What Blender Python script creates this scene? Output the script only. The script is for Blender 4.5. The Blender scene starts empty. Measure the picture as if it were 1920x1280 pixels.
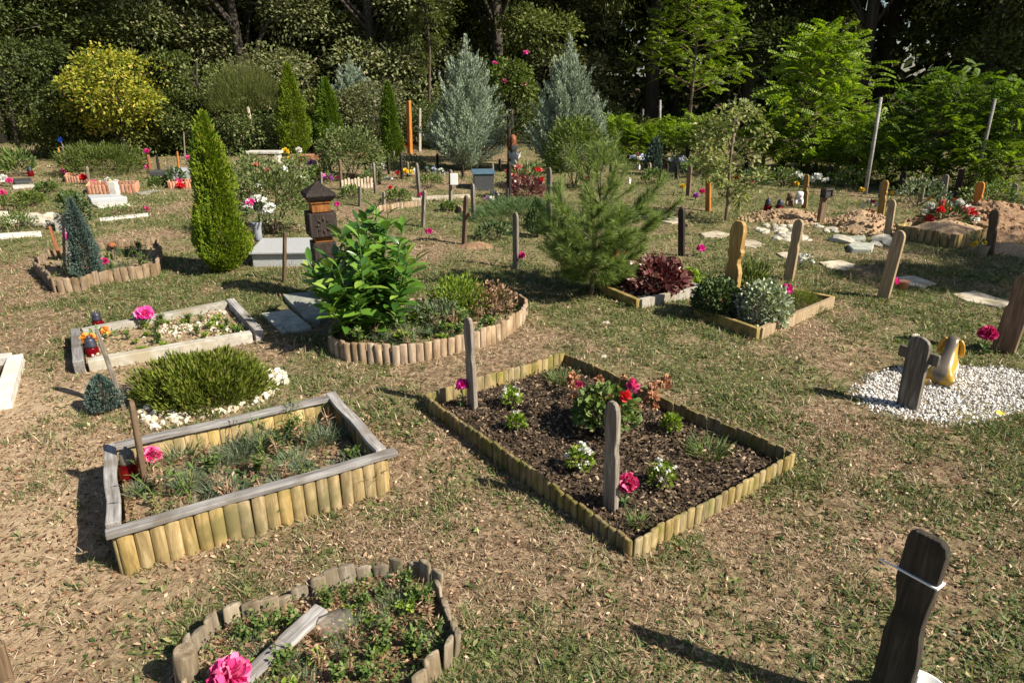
import bpy, math, random
import numpy as np
from mathutils import Vector, Matrix

# ------------------------------------------------------------------ camera, sky, sun, exposure
SC = bpy.context.scene
COL = SC.collection
RND = random.Random(11)
NR = np.random.default_rng(5)
CAM_H = 1.75
TILT = math.atan(0.381)
FPX = 1280.0

cam_d = bpy.data.cameras.new('camera')
cam = bpy.data.objects.new('camera', cam_d)
COL.objects.link(cam)
cam.location = (0, 0, CAM_H)
cam.rotation_euler = (math.pi / 2 - TILT, 0, 0)
cam_d.sensor_width = 36.0
cam_d.lens = 24.0
cam_d.clip_start = 0.05
cam_d.clip_end = 900
SC.camera = cam

SUN_AZ = math.radians(-25)      # direction towards the sun on the ground, from +X
SUN_EL = math.radians(40)
SUN_DIR = Vector((math.cos(SUN_AZ) * math.cos(SUN_EL), math.sin(SUN_AZ) * math.cos(SUN_EL), math.sin(SUN_EL)))

W = bpy.data.worlds.new('World')
SC.world = W
W.use_nodes = True
wn = W.node_tree
bg = wn.nodes['Background']
sky = wn.nodes.new('ShaderNodeTexSky')
sky.sky_type = 'NISHITA'
sky.sun_disc = False
sky.sun_elevation = SUN_EL
sky.sun_rotation = math.atan2(SUN_DIR.x, SUN_DIR.y)
wn.links.new(sky.outputs[0], bg.inputs[0])
bg.inputs[1].default_value = 0.052

sun_d = bpy.data.lights.new('sun', 'SUN')
sun_d.energy = 4.6
sun_d.angle = math.radians(0.5)
sun_d.color = (1.0, 0.92, 0.76)
sun = bpy.data.objects.new('sun', sun_d)
COL.objects.link(sun)
sun.rotation_euler = SUN_DIR.to_track_quat('Z', 'Y').to_euler()
sun.location = (10, -5, 12)

SC.view_settings.view_transform = 'Standard'
SC.view_settings.look = 'None'
SC.view_settings.gamma = 1
SC.view_settings.use_curve_mapping = False
SC.view_settings.exposure = 1.05

# ------------------------------------------------------------------ where a picture point lies on the ground
CT, ST = math.cos(TILT), math.sin(TILT)


def G(px, py, z=0.0):
    a = (px - 960) / FPX
    b = (640 - py) / FPX
    t = (z - CAM_H) / (-ST + b * CT)
    return Vector((a * t, (CT + b * ST) * t, z))


def HT(base, top):
    """height of the thing standing at ground point `base` whose top shows at picture row top, and its sideways lean"""
    g = G(*base)
    b = (640 - top[1]) / FPX
    t = g.y / (CT + b * ST)
    z = CAM_H + (-ST + b * CT) * t
    x = (top[0] - 960) / FPX * t
    return z, x - g.x


U = Vector((0.82, 0.572, 0))    # the graves all point this way
UV = Vector((-0.572, 0.82, 0))
GRAVE_ROT = math.atan2(U.y, U.x)


def hash2(ix, iy, s):
    h = (ix.astype(np.int64) * 374761393 + iy.astype(np.int64) * 668265263 + s * 1442695041) & 0xFFFFFFFF
    h = ((h ^ (h >> 13)) * 1274126177) & 0xFFFFFFFF
    return ((h ^ (h >> 16)) & 0xFFFF) / 65535.0


def vnoise(x, y, s=0):
    x = np.asarray(x, float); y = np.asarray(y, float)
    ix = np.floor(x); iy = np.floor(y)
    fx = x - ix; fy = y - iy
    fx = fx * fx * (3 - 2 * fx); fy = fy * fy * (3 - 2 * fy)
    a = hash2(ix, iy, s); b = hash2(ix + 1, iy, s)
    c = hash2(ix, iy + 1, s); d = hash2(ix + 1, iy + 1, s)
    return (a * (1 - fx) + b * fx) * (1 - fy) + (c * (1 - fx) + d * fx) * fy


def fbm(x, y, s=0, o=4):
    v = 0; a = 0.5; f = 1.0; t = 0
    for i in range(o):
        v = v + a * vnoise(np.asarray(x) * f + 13.7 * i, np.asarray(y) * f - 7.1 * i, s + i)
        t += a; a *= 0.5; f *= 2.03
    return v / t


def ground_z(x, y):
    x = np.asarray(x, float); y = np.asarray(y, float)
    return (fbm(x * 2.2, y * 2.2, 3, 4) - 0.5) * 0.05 + (fbm(x * 0.35, y * 0.35, 9, 2) - 0.5) * 0.05


# ------------------------------------------------------------------ materials
def _nt(name):
    m = bpy.data.materials.new(name)
    m.use_nodes = True
    nt = m.node_tree
    return m, nt, nt.nodes['Principled BSDF']


def _ramp(nt, cols, pos=None, interp='LINEAR'):
    r = nt.nodes.new('ShaderNodeValToRGB')
    r.color_ramp.interpolation = interp
    e = r.color_ramp.elements
    n = len(cols)
    for i in range(n):
        p = pos[i] if pos else i / max(1, n - 1)
        if i < 2:
            el = e[i]; el.position = p
        else:
            el = e.new(p)
        el.color = (*cols[i], 1)
    return r


def noise_mat(name, cols, scale=(20, 20, 20), rough=0.8, bump=0.3, pos=None, detail=6, dist=0.0, spec=0.3, vary=0.25,
              stain=None, stain_scale=3.0, bump_dist=0.01, island=0.0):
    m, nt, b = _nt(name)
    tc = nt.nodes.new('ShaderNodeTexCoord')
    mp = nt.nodes.new('ShaderNodeMapping')
    mp.inputs['Scale'].default_value = scale
    nt.links.new(tc.outputs['Object'], mp.inputs['Vector'])
    oi = nt.nodes.new('ShaderNodeObjectInfo')
    off = nt.nodes.new('ShaderNodeVectorMath'); off.operation = 'SCALE'
    off.inputs[0].default_value = (7.3, 3.1, 11.7)
    nt.links.new(oi.outputs['Random'], off.inputs['Scale'])
    nt.links.new(off.outputs[0], mp.inputs['Location'])
    nz = nt.nodes.new('ShaderNodeTexNoise')
    nz.inputs['Scale'].default_value = 1.0
    nz.inputs['Detail'].default_value = detail
    nz.inputs['Roughness'].default_value = 0.62
    nz.inputs['Distortion'].default_value = dist
    nt.links.new(mp.outputs[0], nz.inputs['Vector'])
    r = _ramp(nt, cols, pos or [0.3 + 0.4 * i / max(1, len(cols) - 1) for i in range(len(cols))])
    nt.links.new(nz.outputs['Fac'], r.inputs[0])
    out = r.outputs[0]
    if stain:
        n2 = nt.nodes.new('ShaderNodeTexNoise')
        n2.inputs['Scale'].default_value = stain_scale
        n2.inputs['Detail'].default_value = 5
        nt.links.new(tc.outputs['Object'], n2.inputs['Vector'])
        r2 = _ramp(nt, [(0, 0, 0), (1, 1, 1)], [0.48, 0.66])
        nt.links.new(n2.outputs['Fac'], r2.inputs[0])
        mx = nt.nodes.new('ShaderNodeMix'); mx.data_type = 'RGBA'
        nt.links.new(r2.outputs[0], mx.inputs[0])
        nt.links.new(out, mx.inputs[6])
        mx.inputs[7].default_value = (*stain, 1)
        out = mx.outputs[2]
    hs = nt.nodes.new('ShaderNodeHueSaturation')
    mr = nt.nodes.new('ShaderNodeMapRange')
    mr.inputs['To Min'].default_value = 1 - vary
    mr.inputs['To Max'].default_value = 1 + vary
    nt.links.new(oi.outputs['Random'], mr.inputs[0])
    nt.links.new(mr.outputs[0], hs.inputs['Value'])
    if island:      # each log or plank has its own tone
        ge = nt.nodes.new('ShaderNodeNewGeometry')
        m3 = nt.nodes.new('ShaderNodeMapRange'); m3.inputs['To Min'].default_value = 1 - island; m3.inputs['To Max'].default_value = 1 + island
        nt.links.new(ge.outputs['Random Per Island'], m3.inputs[0])
        mm = nt.nodes.new('ShaderNodeMath'); mm.operation = 'MULTIPLY'
        nt.links.new(m3.outputs[0], mm.inputs[0]); nt.links.new(mr.outputs[0], mm.inputs[1]); nt.links.new(mm.outputs[0], hs.inputs['Value'])
        m4 = nt.nodes.new('ShaderNodeMapRange'); m4.inputs['To Min'].default_value = 1.12; m4.inputs['To Max'].default_value = .82
        w_ = nt.nodes.new('ShaderNodeTexWhiteNoise'); w_.noise_dimensions = '1D'
        nt.links.new(ge.outputs['Random Per Island'], w_.inputs['W']); nt.links.new(w_.outputs['Value'], m4.inputs[0]); nt.links.new(m4.outputs[0], hs.inputs['Saturation'])
        v_ = nt.nodes.new('ShaderNodeVectorMath'); v_.operation = 'ADD'
        nt.links.new(off.outputs[0], v_.inputs[0]); nt.links.new(w_.outputs['Color'], v_.inputs[1]); nt.links.new(v_.outputs[0], mp.inputs['Location'])
    nt.links.new(out, hs.inputs['Color'])
    nt.links.new(hs.outputs[0], b.inputs['Base Color'])
    b.inputs['Roughness'].default_value = rough
    b.inputs['Specular IOR Level'].default_value = spec
    if bump:
        bp = nt.nodes.new('ShaderNodeBump')
        bp.inputs['Strength'].default_value = bump
        bp.inputs['Distance'].default_value = bump_dist
        nt.links.new(nz.outputs['Fac'], bp.inputs['Height'])
        nt.links.new(bp.outputs[0], b.inputs['Normal'])
    return m


def leaf_mat(name, cols, trans=0.3, rough=0.55, spec=0.3, vary=0.15, pos=None, hue=0.0, tcol=(1.15, 1.25, 0.5)):
    m, nt, b = _nt(name)
    ge = nt.nodes.new('ShaderNodeNewGeometry')
    r = _ramp(nt, cols, pos)
    nt.links.new(ge.outputs['Random Per Island'], r.inputs[0])
    oi = nt.nodes.new('ShaderNodeObjectInfo')
    hs = nt.nodes.new('ShaderNodeHueSaturation')
    mr = nt.nodes.new('ShaderNodeMapRange')
    mr.inputs['To Min'].default_value = 1 - vary
    mr.inputs['To Max'].default_value = 1 + vary
    nt.links.new(oi.outputs['Random'], mr.inputs[0])
    nt.links.new(mr.outputs[0], hs.inputs['Value'])
    if hue:
        m2 = nt.nodes.new('ShaderNodeMapRange')
        m2.inputs['To Min'].default_value = 0.5 + hue
        m2.inputs['To Max'].default_value = 0.5 - hue
        nt.links.new(oi.outputs['Random'], m2.inputs[0])
        nt.links.new(m2.outputs[0], hs.inputs['Hue'])
    nt.links.new(r.outputs[0], hs.inputs['Color'])
    nt.links.new(hs.outputs[0], b.inputs['Base Color'])
    b.inputs['Roughness'].default_value = rough
    b.inputs['Specular IOR Level'].default_value = spec
    if trans > 0:
        out = nt.nodes['Material Output']
        tr = nt.nodes.new('ShaderNodeBsdfTranslucent')
        mu = nt.nodes.new('ShaderNodeMix'); mu.data_type = 'RGBA'; mu.blend_type = 'MULTIPLY'
        mu.inputs[0].default_value = 1.0
        nt.links.new(hs.outputs[0], mu.inputs[6])
        mu.inputs[7].default_value = (*tcol, 1)
        nt.links.new(mu.outputs[2], tr.inputs['Color'])
        ms = nt.nodes.new('ShaderNodeMixShader')
        ms.inputs[0].default_value = trans
        nt.links.new(b.outputs[0], ms.inputs[1])
        nt.links.new(tr.outputs[0], ms.inputs[2])
        nt.links.new(ms.outputs[0], out.inputs['Surface'])
    return m


def glass_mat(name, col, rough=0.08, alpha_trans=0.6):
    m, nt, b = _nt(name)
    b.inputs['Base Color'].default_value = (*col, 1)
    b.inputs['Roughness'].default_value = rough
    b.inputs['Transmission Weight'].default_value = alpha_trans
    b.inputs['IOR'].default_value = 1.18
    return m


def V3(h):
    return tuple((int(h[i:i + 2], 16) / 255) ** 2.2 for i in (0, 2, 4))


M = {}
M['wood_grey'] = noise_mat('weathered grey wood', [(.07, .055, .043), (.17, .145, .12), (.30, .27, .24)], (55, 55, 4), .85, .5, stain=(.10, .085, .06), dist=.6)
M['wood_greyflat'] = noise_mat('weathered grey plank', [(.10, .09, .085), (.25, .235, .23), (.40, .385, .375)], (5, 60, 60), .85, .45, stain=(.17, .15, .13), stain_scale=8)
M['wood_dark'] = noise_mat('dark stained wood', [(.010, .007, .006), (.023, .016, .013), (.048, .035, .029)], (60, 60, 4), .75, .5, dist=.6)
M['wood_dim'] = noise_mat('weathered dark board', [(.028, .022, .016), (.062, .05, .038), (.115, .095, .075)], (70, 70, 5), .85, .6, dist=.6, stain=(.03, .025, .02), stain_scale=9)
M['wood_picket'] = noise_mat('faded pale pickets', [(.28, .22, .16), (.42, .35, .27), (.54, .47, .38)], (50, 50, 6), .85, .3, stain=(.25, .18, .12), stain_scale=9)
M['wood_rust'] = noise_mat('rusty stained wood', [(.10, .035, .010), (.24, .09, .02), (.36, .15, .04)], (60, 60, 8), .7, .4, dist=.8)
M['wood_brown'] = noise_mat('brown wood', [(.07, .045, .028), (.14, .09, .055), (.22, .16, .10)], (60, 60, 4), .8, .4, dist=.6)
M['wood_red'] = noise_mat('red stained wood', [(.10, .035, .015), (.20, .07, .03), (.30, .12, .05)], (50, 50, 4), .7, .3)
M['wood_yellow'] = noise_mat('varnished yellow wood', [(.16, .09, .03), (.29, .175, .055), (.41, .27, .11)], (60, 60, 4), .6, .3, dist=.8)
M['wood_fresh'] = noise_mat('fresh pale wood', [(.17, .12, .07), (.28, .205, .125), (.40, .31, .205)], (60, 60, 4), .75, .3)
M['wood_orange'] = noise_mat('orange stained wood', [(.28, .09, .015), (.45, .17, .03), (.55, .25, .06)], (50, 50, 5), .6, .3)
M['log_yellow'] = noise_mat('treated half logs', [(.14, .095, .03), (.30, .21, .085), (.44, .33, .165)], (38, 38, 6), .8, .35, stain=(.17, .14, .05), stain_scale=7, dist=.5, island=.17)
M['log_moss'] = noise_mat('mossy half logs', [(.10, .072, .026), (.23, .17, .07), (.37, .285, .14)], (38, 38, 7), .85, .35, stain=(.13, .125, .02), stain_scale=9, island=.17)
M['log_grey'] = noise_mat('silvery weathered logs', [(.08, .06, .04), (.19, .15, .105), (.33, .28, .21)], (40, 40, 6), .9, .45, stain=(.13, .10, .06), stain_scale=8, island=.17)
M['log_brown'] = noise_mat('pinkish brown logs', [(.13, .085, .052), (.28, .20, .13), (.42, .325, .225)], (38, 38, 6), .85, .35, stain=(.19, .13, .075), stain_scale=8, island=.17)
M['terracotta'] = noise_mat('terracotta', [(.30, .13, .08), (.46, .22, .14), (.54, .32, .22)], (25, 25, 25), .8, .2, island=.15)
M['concrete'] = noise_mat('pale concrete', [(.25, .23, .19), (.37, .345, .30), (.48, .455, .41)], (22, 22, 22), .9, .25, stain=(.30, .26, .19), stain_scale=5)
M['whitestone'] = noise_mat('white stone', [(.36, .34, .30), (.50, .48, .44), (.60, .58, .54)], (20, 20, 20), .8, .3, stain=(.5, .45, .38), stain_scale=5)
M['granite'] = noise_mat('grey granite', [(.26, .27, .29), (.42, .43, .45), (.52, .53, .55)], (120, 120, 120), .45, .05, spec=.5)
M['granite_dark'] = noise_mat('dark granite', [(.03, .032, .036), (.055, .058, .062), (.10, .10, .11)], (90, 90, 90), .4, .05, spec=.5)
M['slate'] = noise_mat('grey slab', [(.20, .205, .175), (.32, .33, .285), (.42, .43, .38)], (14, 14, 14), .85, .3)
M['flagstone'] = noise_mat('pale flagstone', [(.32, .27, .20), (.47, .41, .32), (.58, .52, .42)], (14, 14, 14), .9, .3, stain=(.30, .25, .16), stain_scale=6)
M['soil'] = noise_mat('garden soil', [(.03, .02, .013), (.075, .05, .032), (.15, .105, .07)], (40, 40, 40), .95, .9, bump_dist=.02)
M['drysoil'] = noise_mat('dry soil', [(.15, .10, .06), (.29, .21, .13), (.42, .32, .21)], (30, 30, 30), .95, .8, bump_dist=.02)
M['mound'] = noise_mat('sandy grave soil', [(.21, .135, .075), (.34, .23, .14), (.45, .33, .21)], (40, 40, 40), .95, .8, bump_dist=.02)
M['clods'] = noise_mat('reddish clods', [(.13, .07, .036), (.25, .15, .085), (.38, .26, .165)], (26, 26, 26), .95, .8)
M['chips'] = leaf_mat('bark chips', [(.025, .016, .010), (.06, .04, .026), (.10, .068, .042), (.20, .14, .09), (.42, .31, .21)], trans=0, rough=.9, pos=[0, .45, .72, .9, 1], vary=0)
M['gravel'] = leaf_mat('white gravel', [(.28, .25, .22), (.58, .55, .52), (.80, .78, .76)], trans=0, rough=.8, vary=0)
M['rock'] = noise_mat('pale rock', [(.30, .26, .19), (.46, .42, .34), (.60, .56, .49)], (18, 18, 18), .9, .5, vary=.2)
M['pebble'] = leaf_mat('cream stones', [(.36, .30, .21), (.54, .48, .38), (.70, .66, .58)], trans=0, rough=.85, vary=0)
M['metal'] = noise_mat('tarnished tin', [(.07, .06, .055), (.15, .13, .12), (.25, .23, .21)], (40, 40, 40), .45, .1, spec=.5)
M['redglass'] = glass_mat('red glass', (.15, .004, .008), .12, .3)
def jar_mat():
    m, nt, b = _nt('clear jar glass')
    tr = nt.nodes.new('ShaderNodeBsdfTransparent'); tr.inputs[0].default_value = (.95, .93, .90, 1)
    gl = nt.nodes.new('ShaderNodeBsdfGlossy'); gl.inputs['Roughness'].default_value = .04
    lw = nt.nodes.new('ShaderNodeLayerWeight'); lw.inputs[0].default_value = .18
    mx_ = nt.nodes.new('ShaderNodeMixShader')
    nt.links.new(lw.outputs['Fresnel'], mx_.inputs[0]); df = nt.nodes.new('ShaderNodeBsdfDiffuse'); df.inputs[0].default_value = (.62, .56, .50, 1)
    m0 = nt.nodes.new('ShaderNodeMixShader'); m0.inputs[0].default_value = .13; nt.links.new(tr.outputs[0], m0.inputs[1]); nt.links.new(df.outputs[0], m0.inputs[2])
    nt.links.new(m0.outputs[0], mx_.inputs[1]); nt.links.new(gl.outputs[0], mx_.inputs[2])
    nt.links.new(mx_.outputs[0], nt.nodes['Material Output'].inputs['Surface'])
    return m


M['jarglass'] = jar_mat()
M['blackplastic'] = noise_mat('black plastic', [(.012, .012, .02), (.025, .025, .04), (.05, .05, .075)], (20, 20, 20), .4, 0, spec=.5)
M['whiteplastic'] = noise_mat('white plastic', [(.70, .70, .70), (.78, .78, .77), (.82, .82, .80)], (10, 10, 10), .35, 0, vary=.05)
M['porcelain'] = noise_mat('white ceramic', [(.62, .60, .57), (.75, .74, .72), (.80, .80, .79)], (12, 12, 12), .3, 0, vary=.08)
M['vase'] = noise_mat('slate grey vase', [(.14, .15, .18), (.22, .23, .27), (.30, .31, .36)], (12, 12, 12), .35, 0)
M['pink'] = leaf_mat('pink petals', [(.62, .02, .20), (.80, .07, .34), (.86, .28, .52)], trans=.25, vary=.22, hue=.025, tcol=(1.1, .6, .9))
M['magenta'] = leaf_mat('magenta petals', [(.40, .008, .13), (.62, .02, .22), (.75, .10, .36)], trans=.25, vary=.22, hue=.025, tcol=(1.1, .6, .9))
M['red'] = leaf_mat('red petals', [(.40, .008, .012), (.60, .02, .03), (.70, .06, .07)], trans=.2, tcol=(1.1, .6, .6))
M['salmon'] = leaf_mat('salmon petals', [(.62, .12, .12), (.75, .25, .22), (.80, .40, .36)], trans=.2, tcol=(1.1, .8, .8))
M['whitepetal'] = leaf_mat('white petals', [(.66, .66, .58), (.78, .78, .74), (.82, .82, .80)], trans=.2, tcol=(1, 1, .95))
M['yellowpetal'] = leaf_mat('yellow petals', [(.65, .38, .02), (.78, .55, .04), (.80, .66, .10)], trans=.2, tcol=(1, 1, .6))
M['orangepetal'] = leaf_mat('orange petals', [(.65, .20, .02), (.75, .33, .05), (.80, .45, .12)], trans=.2, tcol=(1, .9, .6))
M['purple'] = leaf_mat('purple petals', [(.22, .03, .25), (.42, .08, .45), (.55, .25, .6)], trans=.2, tcol=(1, .8, 1))
M['bluepetal'] = leaf_mat('pale blue petals', [(.20, .23, .45), (.45, .50, .70), (.75, .76, .8)], trans=.1, tcol=(1, 1, 1))
M['dried'] = leaf_mat('dried brown petals', [(.24, .10, .05), (.40, .20, .11), (.52, .30, .18)], trans=.2, tcol=(1.1, .9, .7))
M['stem'] = leaf_mat('green stems', [(.06, .12, .03), (.10, .18, .05)], trans=.1)
M['twig'] = noise_mat('bark', [(.06, .045, .03), (.12, .09, .065), (.20, .155, .115)], (40, 40, 8), .9, .5)
M['bark_dark'] = noise_mat('dark bark', [(.025, .02, .015), (.05, .042, .033), (.09, .075, .06)], (14, 14, 3), .95, .7, bump_dist=.03)
M['thuja'] = leaf_mat('thuja sprays', [(.05, .095, .008), (.125, .20, .012), (.25, .31, .018), (.34, .28, .06)], trans=.3, pos=[0, .42, .9, 1], vary=.1)
M['thujadeep'] = leaf_mat('deep green thuja sprays', [(.035, .08, .008), (.085, .15, .012), (.16, .24, .016)], trans=.3, vary=.1)
M['bluefir'] = leaf_mat('blue green scales', [(.035, .06, .05), (.07, .11, .095), (.12, .165, .15)], trans=.12, vary=.1)
M['silver'] = leaf_mat('silvery juniper', [(.15, .20, .15), (.28, .35, .265), (.40, .47, .36), (.48, .52, .38)], trans=.2, pos=[0, .4, .85, 1], vary=.1, tcol=(1.05, 1.15, .8))
M['pine'] = leaf_mat('pine needles', [(.085, .135, .035), (.17, .24, .06), (.29, .36, .10)], trans=.25, vary=.05)
M['laurel'] = leaf_mat('glossy laurel leaves', [(.028, .075, .014), (.07, .165, .022), (.145, .27, .034), (.28, .38, .07)], trans=.25, rough=.3, spec=.8, pos=[0, .4, .8, 1], vary=0)
M['heath'] = leaf_mat('fine green sprigs', [(.05, .07, .010), (.115, .15, .016), (.20, .235, .030), (.24, .20, .08)], trans=.25, vary=.1, pos=[0, .45, .92, 1])
M['juniper'] = leaf_mat('spreading juniper', [(.035, .075, .025), (.075, .135, .045), (.125, .20, .07)], trans=.2, vary=.1)
M['heuchera'] = leaf_mat('wine red leaves', [(.06, .016, .018), (.13, .04, .042), (.23, .10, .09), (.32, .22, .17)], trans=.15, rough=.35, spec=.5, pos=[0, .4, .8, 1], tcol=(1.2, .6, .5))
M['euonymus'] = leaf_mat('variegated leaves', [(.09, .13, .06), (.20, .25, .15), (.46, .49, .36), (.66, .67, .55)], trans=.2, pos=[0, .35, .7, 1])
M['darkgreen'] = leaf_mat('dark shrub leaves', [(.03, .06, .02), (.06, .10, .035), (.11, .15, .06)], trans=.25)
M['lime'] = leaf_mat('lime leaves', [(.09, .15, .014), (.18, .265, .028), (.30, .37, .07)], trans=.3)
M['weed'] = leaf_mat('weed leaves', [(.045, .085, .02), (.09, .15, .035), (.16, .22, .06), (.32, .25, .12)], trans=.25, pos=[0, .4, .85, 1])
M['weedgrey'] = leaf_mat('grey green weeds', [(.07, .10, .055), (.13, .165, .095), (.20, .235, .15)], trans=.2)
M['grass'] = leaf_mat('green grass blades', [(.04, .066, .018), (.095, .135, .038), (.18, .22, .075), (.36, .34, .15)], trans=.3, pos=[0, .4, .85, 1], vary=0)
M['straw'] = leaf_mat('dry grass blades', [(.11, .072, .044), (.29, .21, .13), (.45, .35, .235), (.66, .54, .39)], trans=.2, pos=[0, .4, .85, 1], vary=0, tcol=(1.1, 1, .7))
M['litter'] = leaf_mat('fallen leaves', [(.09, .042, .024), (.22, .12, .068), (.40, .255, .155), (.62, .47, .33)], trans=.15, pos=[0, .4, .85, 1], vary=0, tcol=(1.1, .9, .6))
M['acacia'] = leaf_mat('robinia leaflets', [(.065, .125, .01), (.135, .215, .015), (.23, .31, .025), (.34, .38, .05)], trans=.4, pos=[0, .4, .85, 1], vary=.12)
M['acaciashade'] = leaf_mat('shaded robinia leaflets', [(.045, .09, .01), (.09, .155, .016), (.17, .245, .028)], trans=.4, vary=.12)  # darker copy of the robinia leaves, with shade put into the colour
M['forest'] = leaf_mat('forest leaves', [(.04, .058, .015), (.095, .125, .03), (.165, .19, .05), (.24, .23, .08)], trans=.25, pos=[0, .4, .9, 1], vary=.42, hue=.02)
M['foresttan'] = leaf_mat('olive forest leaves', [(.065, .078, .032), (.14, .16, .065), (.23, .24, .11), (.33, .27, .17)], trans=.25, pos=[0, .45, .9, 1], vary=.2)
M['yellowtree'] = leaf_mat('yellowing leaves', [(.08, .12, .02), (.22, .26, .03), (.46, .42, .05), (.56, .40, .12)], trans=.35, pos=[0, .35, .85, 1], vary=0)
M['olivebush'] = leaf_mat('olive bush leaves', [(.05, .08, .015), (.10, .14, .025), (.17, .21, .05)], trans=.3)
M['willow'] = leaf_mat('broom twigs', [(.045, .06, .015), (.085, .105, .025), (.13, .14, .035)], trans=.25)
M['rose'] = leaf_mat('rose leaves', [(.045, .08, .02), (.09, .135, .035), (.16, .20, .07), (.26, .24, .13)], trans=.25)
M['youngtree'] = leaf_mat('pale young leaves', [(.08, .11, .03), (.155, .19, .06), (.24, .27, .10), (.36, .33, .17)], trans=.35)

# ------------------------------------------------------------------ scene graph helpers


def tag(o, label=None, cat=None, group=None, kind=None):
    if label: o['label'] = label
    if cat: o['category'] = cat
    if group: o['group'] = group
    if kind: o['kind'] = kind
    return o


def thing(name, label, cat, loc=(0, 0, 0), rotz=0.0, group=None, scale=1.0):
    o = bpy.data.objects.new(name, None)
    o.empty_display_size = 0.1
    COL.objects.link(o)
    o.location = loc
    o.rotation_euler = (0, 0, rotz)
    o.scale = (scale,) * 3
    return tag(o, label, cat, group)


def raw_mesh(name, V, Fs, mats, smooth=False, midx=None):
    """V (n,3); Fs list of (m,k) int arrays"""
    me = bpy.data.meshes.new(name)
    V = np.ascontiguousarray(V, dtype=np.float32)
    me.vertices.add(len(V))
    me.vertices.foreach_set('co', V.ravel())
    loops = np.concatenate([f.ravel() for f in Fs]).astype(np.int32)
    tot = np.concatenate([np.full(len(f), f.shape[1], np.int32) for f in Fs])
    start = np.concatenate([[0], np.cumsum(tot)[:-1]]).astype(np.int32)
    me.loops.add(len(loops))
    me.loops.foreach_set('vertex_index', loops)
    me.polygons.add(len(tot))
    me.polygons.foreach_set('loop_start', start)
    me.polygons.foreach_set('loop_total', tot)
    if midx is not None:
        me.polygons.foreach_set('material_index', np.asarray(midx, np.int32))
    me.polygons.foreach_set('use_smooth', np.full(len(tot), bool(smooth)))
    for m in (mats if isinstance(mats, (list, tuple)) else [mats]):
        me.materials.append(m)
    me.update(calc_edges=True)
    return me


def put(name, me, parent=None, loc=(0, 0, 0), rotz=0.0, scale=None):
    o = bpy.data.objects.new(name, me)
    COL.objects.link(o)
    if parent is not None:
        o.parent = parent
    o.location = loc
    o.rotation_euler = (0, 0, rotz)
    if scale is not None:
        o.scale = scale if isinstance(scale, (tuple, list)) else (scale,) * 3
    return o


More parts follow.
